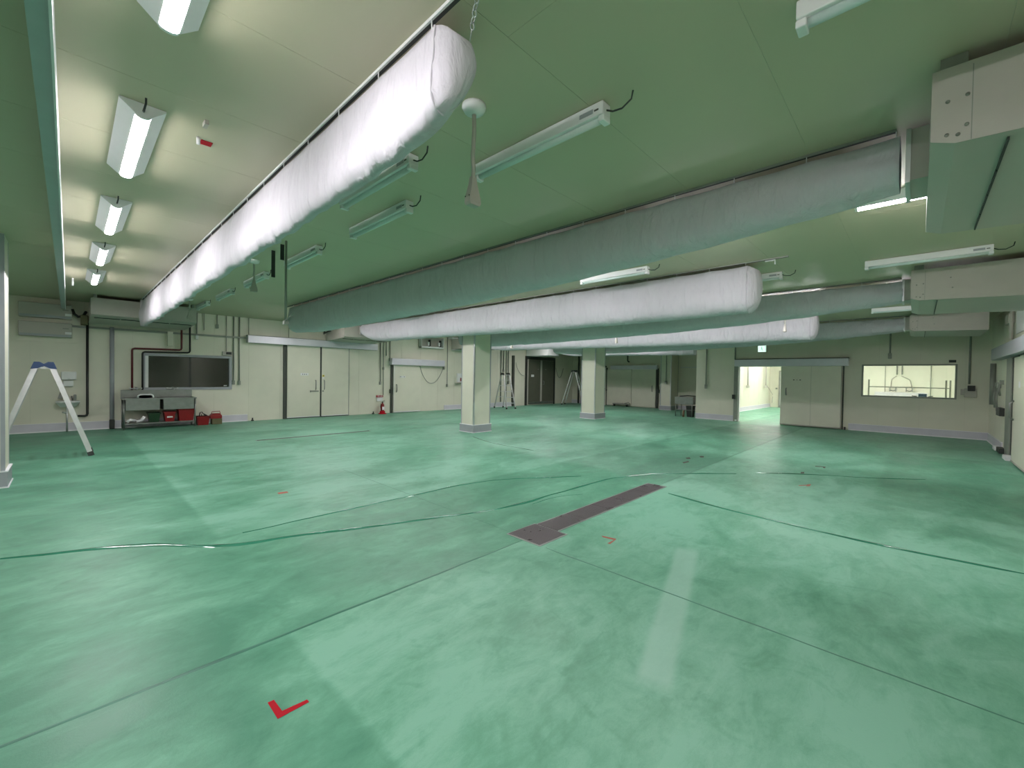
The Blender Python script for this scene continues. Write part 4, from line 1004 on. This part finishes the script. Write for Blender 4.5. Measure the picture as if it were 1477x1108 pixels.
for k, (x, z0_, z1_) in enumerate(((15.3, .95, 1.45), (14.9, .88, 1.42), (14.5, 1.25, 1.5))):
    t = MB().tube([(x, YD+.05, z1_), (x-.03, YD+.07, (z0_+z1_)/2), (x, YD+.05, z0_)], .02, 6).box(x-.05, x+.05, YD, YD+.06, z1_, z1_+.1).build('hanging_tool', M['pipe']); tag(t, ['left', 'middle', 'right'][k]+' one of the grey bars hanging on the right side wall', 'tool', 'bars hanging by the side door')
# pipes behind third unit
for k, (a, b) in enumerate((((1396, 470), (1415, 455)), ((1396, 477), (1420, 478)))):
    p = on(*a, 0, 16.3); q = on(*b, 0, XC-.03)
    t = MB().tube([p, q], .03, 8).build('bracket_strut', M['alu']); tag(t, ['upper', 'lower'][k]+' bright strut behind the third air unit', 'strut', 'struts behind the third air unit')

# ------------------------------------------------------------------ neighbouring bright room
R0 = XC+.1
wall('wall_neighbour', 1, 31.0, 1, YD, 6.15, [], z1=3.0, mt=M['cream'])
wall('wall_neighbour_left', 0, 6.15, 1, XB+.1, 31.0, [], z1=3.0, pw=.9)
wall('wall_neighbour_right', 0, -1.45, -1, R0, 31.0, [], z1=3.0, thick=.05)
c2 = MB().box(XB+.1, 31.1, YD-.1, YA*0+6.3, 3.0, 3.1).build('ceiling_neighbour', M['ceil']); st(c2)
skirt_x('baseboard_neighbour', XB+.2, 28, 6.148, -1)
wall('wall_neighbour_stub', 1, 28.0, 1, 3.6, 6.148, [], z1=3.0)
wall('wall_divider', 0, 6.1, 1, R0, XB+.1, [], z1=3.19, pw=.9, thick=.04)
pk = 0
for x in (18.4, 21.6, 25, 28.5):
    for y in (.2, 2.6, 5.0):
        z = 3.19 if x < XB else 2.99
        t = thing('ceiling_lamp', 'bright ceiling lamp in the neighbouring room, '+{18.4: 'nearest', 21.6: 'second', 25: 'third', 28.5: 'farthest'}[x]+' rank, '+{.2: 'right', 2.6: 'middle', 5.0: 'left'}[y]+' one', 'lamp', (x, y, z), 'lamps of the neighbouring room')
        box('housing', M['white'], t, x-.6, x+.6, y-.11, y+.11, z-.04, z)
        box('diffuser', M['lamp_on2'], t, x-.58, x+.58, y-.05, y+.05, z-.075, z-.04)
for px, zt, zb in ((1074+4, 3.0, 1.0), (1104, 3.0, 1.0)):
    q = on(px, 560, 1, 6.05)
    q2 = on(px, 556, 1, 6.05)
    t = conduit([(q2.x, 6.03, 2.99), (q2.x, 6.03, q2.z)], .03, M['greywhite'], 'pale conduit with a switch on the bright room wall, '+('left' if px < 1090 else 'right')+' one', group='conduits in the bright room')
    MB().box(q2.x-.12, q2.x+.12, 6.02-.05, 6.08, q2.z-.12, q2.z, bev=.01).build('switch_box', M['greywhite'], t)
q = on(1106, 558, 1, 6.05); q2 = on(1112, 580, 1, 6.05)
MB().tube([(q.x, 6.0, q.z), (q.x+1.2, 6.0, q.z*.6), (q2.x, 6.0, .25)], .015, 6).build('cord', M['greywhite'], t)
d7 = setting('door_7', (28, 5.2, 0))
box('door_leaf', M['white'], d7, 27.94, 27.99, 4.62, 5.62, .15, 2.02)
MB().box(27.91, 28.0, 5.62, 5.70, 0, 2.1).box(27.91, 28.0, 4.54, 4.62, 0, 2.1).box(27.91, 28.0, 4.62, 5.62, 2.02, 2.1).build('door_frame', M['pipe'], d7)
box('kick_plate', M['dark'], d7, 27.93, 27.99, 4.62, 5.62, 0, .15)
for y in (5.80, 5.50): box('door_handle', M['pipe'], d7, 27.86, 27.94, y-.04, y+.04, 1.04, 1.12)
# rack behind the window
t = thing('steel_rack', 'dark steel frame seen through the bright window', 'rack', (18.0, .2, 0))
for x, y in ((18.0, 1.14), (18.0, -.62), (18.35, -.72)):
    MB().box(x-.025, x+.025, y-.02, y+.02, 0, 1.60).build('post', M['pipe'], t)
MB().bar((18.0, 1.14, 1.37), (18.0, -.70, 1.36), .03, .03).build('top_bar', M['pipe'], t)
MB().bar((18.0, -.62, 1.36), (18.35, -.72, 1.36), .03, .03).build('side_bar', M['pipe'], t)
t = thing('long_counter', 'long stainless counter with taps at the end of the bright room', 'counter', (30.6, .8, 0))
box('counter_top', M['alu'], t, 30.2, 30.98, -.2, 1.7, .78, .84); box('splashback', M['alu'], t, 30.93, 30.98, -.2, 1.7, .84, 1.0)
for y in (-.1, 1.6): box('leg', M['alu'], t, 30.25, 30.3, y-.03, y+.03, 0, .78)
for yc in (.95, .3):
    for dy in (-.12, .12):
        MB().box(30.80, 30.92, yc+dy-.03, yc+dy+.03, 1.04, 1.28, bev=.01).build('tap', M['pipe'], t)
    MB().tube([(30.86, yc-.12, 1.12), (30.8, yc, 1.06), (30.86, yc+.12, 1.12)], .025, 6).build('spout', M['pipe'], t)
for y, lb in ((.80, 'left'), (.60, 'right')):
    conduit([(30.93, y, 2.99), (30.93, y, 1.95)], .03, M['pipe'], lb+' dark pipe on the end wall of the bright room seen through the window', group='pipes in the bright room')
    for yy in ((y+.18 if lb == 'left' else y-.35), (y if lb == 'left' else y-.5)):
        pass
conduit([(30.93, .80, 1.9), (30.93, 1.02, 1.7), (30.93, 1.04, 1.25)], .018, M['greywhite'], 'pale hose curving left to the taps in the bright room', group='hoses in the bright room')
conduit([(30.93, .62, 1.88), (30.93, .28, 1.68), (30.93, .2, 1.25)], .018, M['greywhite'], 'pale hose curving right to the taps in the bright room', group='hoses in the bright room')
conduit([(30.95, -.15-.35, 2.99), (30.95, -.5, 0.0)], .018, M['pipe'], 'long pipe near the right end of the bright room wall', group='long pipes in the bright room')
conduit([(30.95, 1.28, 2.99), (30.95, 1.28, 0.0)], .012, M['pipe'], 'thin vertical line pipe left in the bright room wall', group='long pipes in the bright room')
t = thing('control_monitor', 'small white framed blue screen standing behind the bright window', 'monitor', (18.6, -.12, 0))
MB().box(18.58, 18.62, -.25, .0, 1.03, 1.20, bev=.01).build('frame', M['white'], t)
box('screen', M['screen'], t, 18.572, 18.58, -.22, -.03, 1.06, 1.17)
MB().tube([(18.6, -.12, 1.03), (18.6, -.12, .02)], .02, 8).build('stand', M['alu'], t)
MB().loft(lathe(((.16, 0), (.16, .02), (.03, .03)), cx=18.6, cy=-.12)).build('foot', M['alu'], t)
MB().tube([(18.6, -.25, 1.08), (18.6, -.36, 1.10)], .015, 6).tube([(18.6, 0, 1.08), (18.6, .12, 1.10)], .015, 6).build('knob', M['dark'], t)

# ------------------------------------------------------------------ tape marks on the floor
def mark(name, label, polys, mt, group='red tape marks on the floor'):
    mb = MB()
    for p in polys:
        mb.loft([[(*on(x, y, 2, 0)[:2], z) for x, y in p] for z in (.0004, .0016)], True, False)
    tag(mb.build(name, mt), label, 'tape', group)
mark('tape_mark', 'bright red L-shaped tape on the near floor', [((386, 1014), (395, 1010), (407, 1026), (443, 1009.5), (446, 1013), (400.5, 1037.5))], M['tape'])
mark('tape_mark', 'faded orange corner tape right of the floor drain', [((868, 773), (869, 775), (887, 779.5), (889, 777.5)), ((886, 779), (889, 778), (880, 785), (876, 784))], M['tapeold'])
mark('tape_mark', 'short faded tape strip on the left part of the floor', [((400, 711), (414, 709), (416, 711), (402, 713))], M['tapeold'])
mark('tape_mark', 'tiny dark tape left of the floor joint near the doorway', [((989, 660.5), (995, 660), (996, 662), (990, 662))], M['tapedark'])
mark('tape_mark', 'tiny dark tape nearest the doorway beside the floor joint', [((1009, 658), (1015, 658), (1015, 660), (1010, 660))], M['tapedark'])
mark('tape_mark', 'thin curved dark mark below the two tiny tapes', [((984, 667), (993, 665), (994, 666.5), (986, 668.5))], M['tapedark'])
mark('tape_mark', 'dark tape corner right of the middle on the far floor', [((1176, 672.3), (1188, 673.2), (1188, 674), (1176, 673.2)), ((1187, 673), (1191, 673.5), (1190, 675.5), (1187, 675))], M['tapedark'])
mark('tape_mark', 'small dark smear at the raised seam by the right puddle', [((1155, 681), (1160, 681), (1160, 683), (1155, 683))], M['tapedark'])
mark('tape_mark', 'brown tape with thin tail on the right far floor', [((1152, 700.2), (1164, 699.6), (1164, 700.6), (1152, 701)), ((1164, 699), (1170, 698.6), (1168, 701.5), (1163, 701.5))], M['tapeold'])
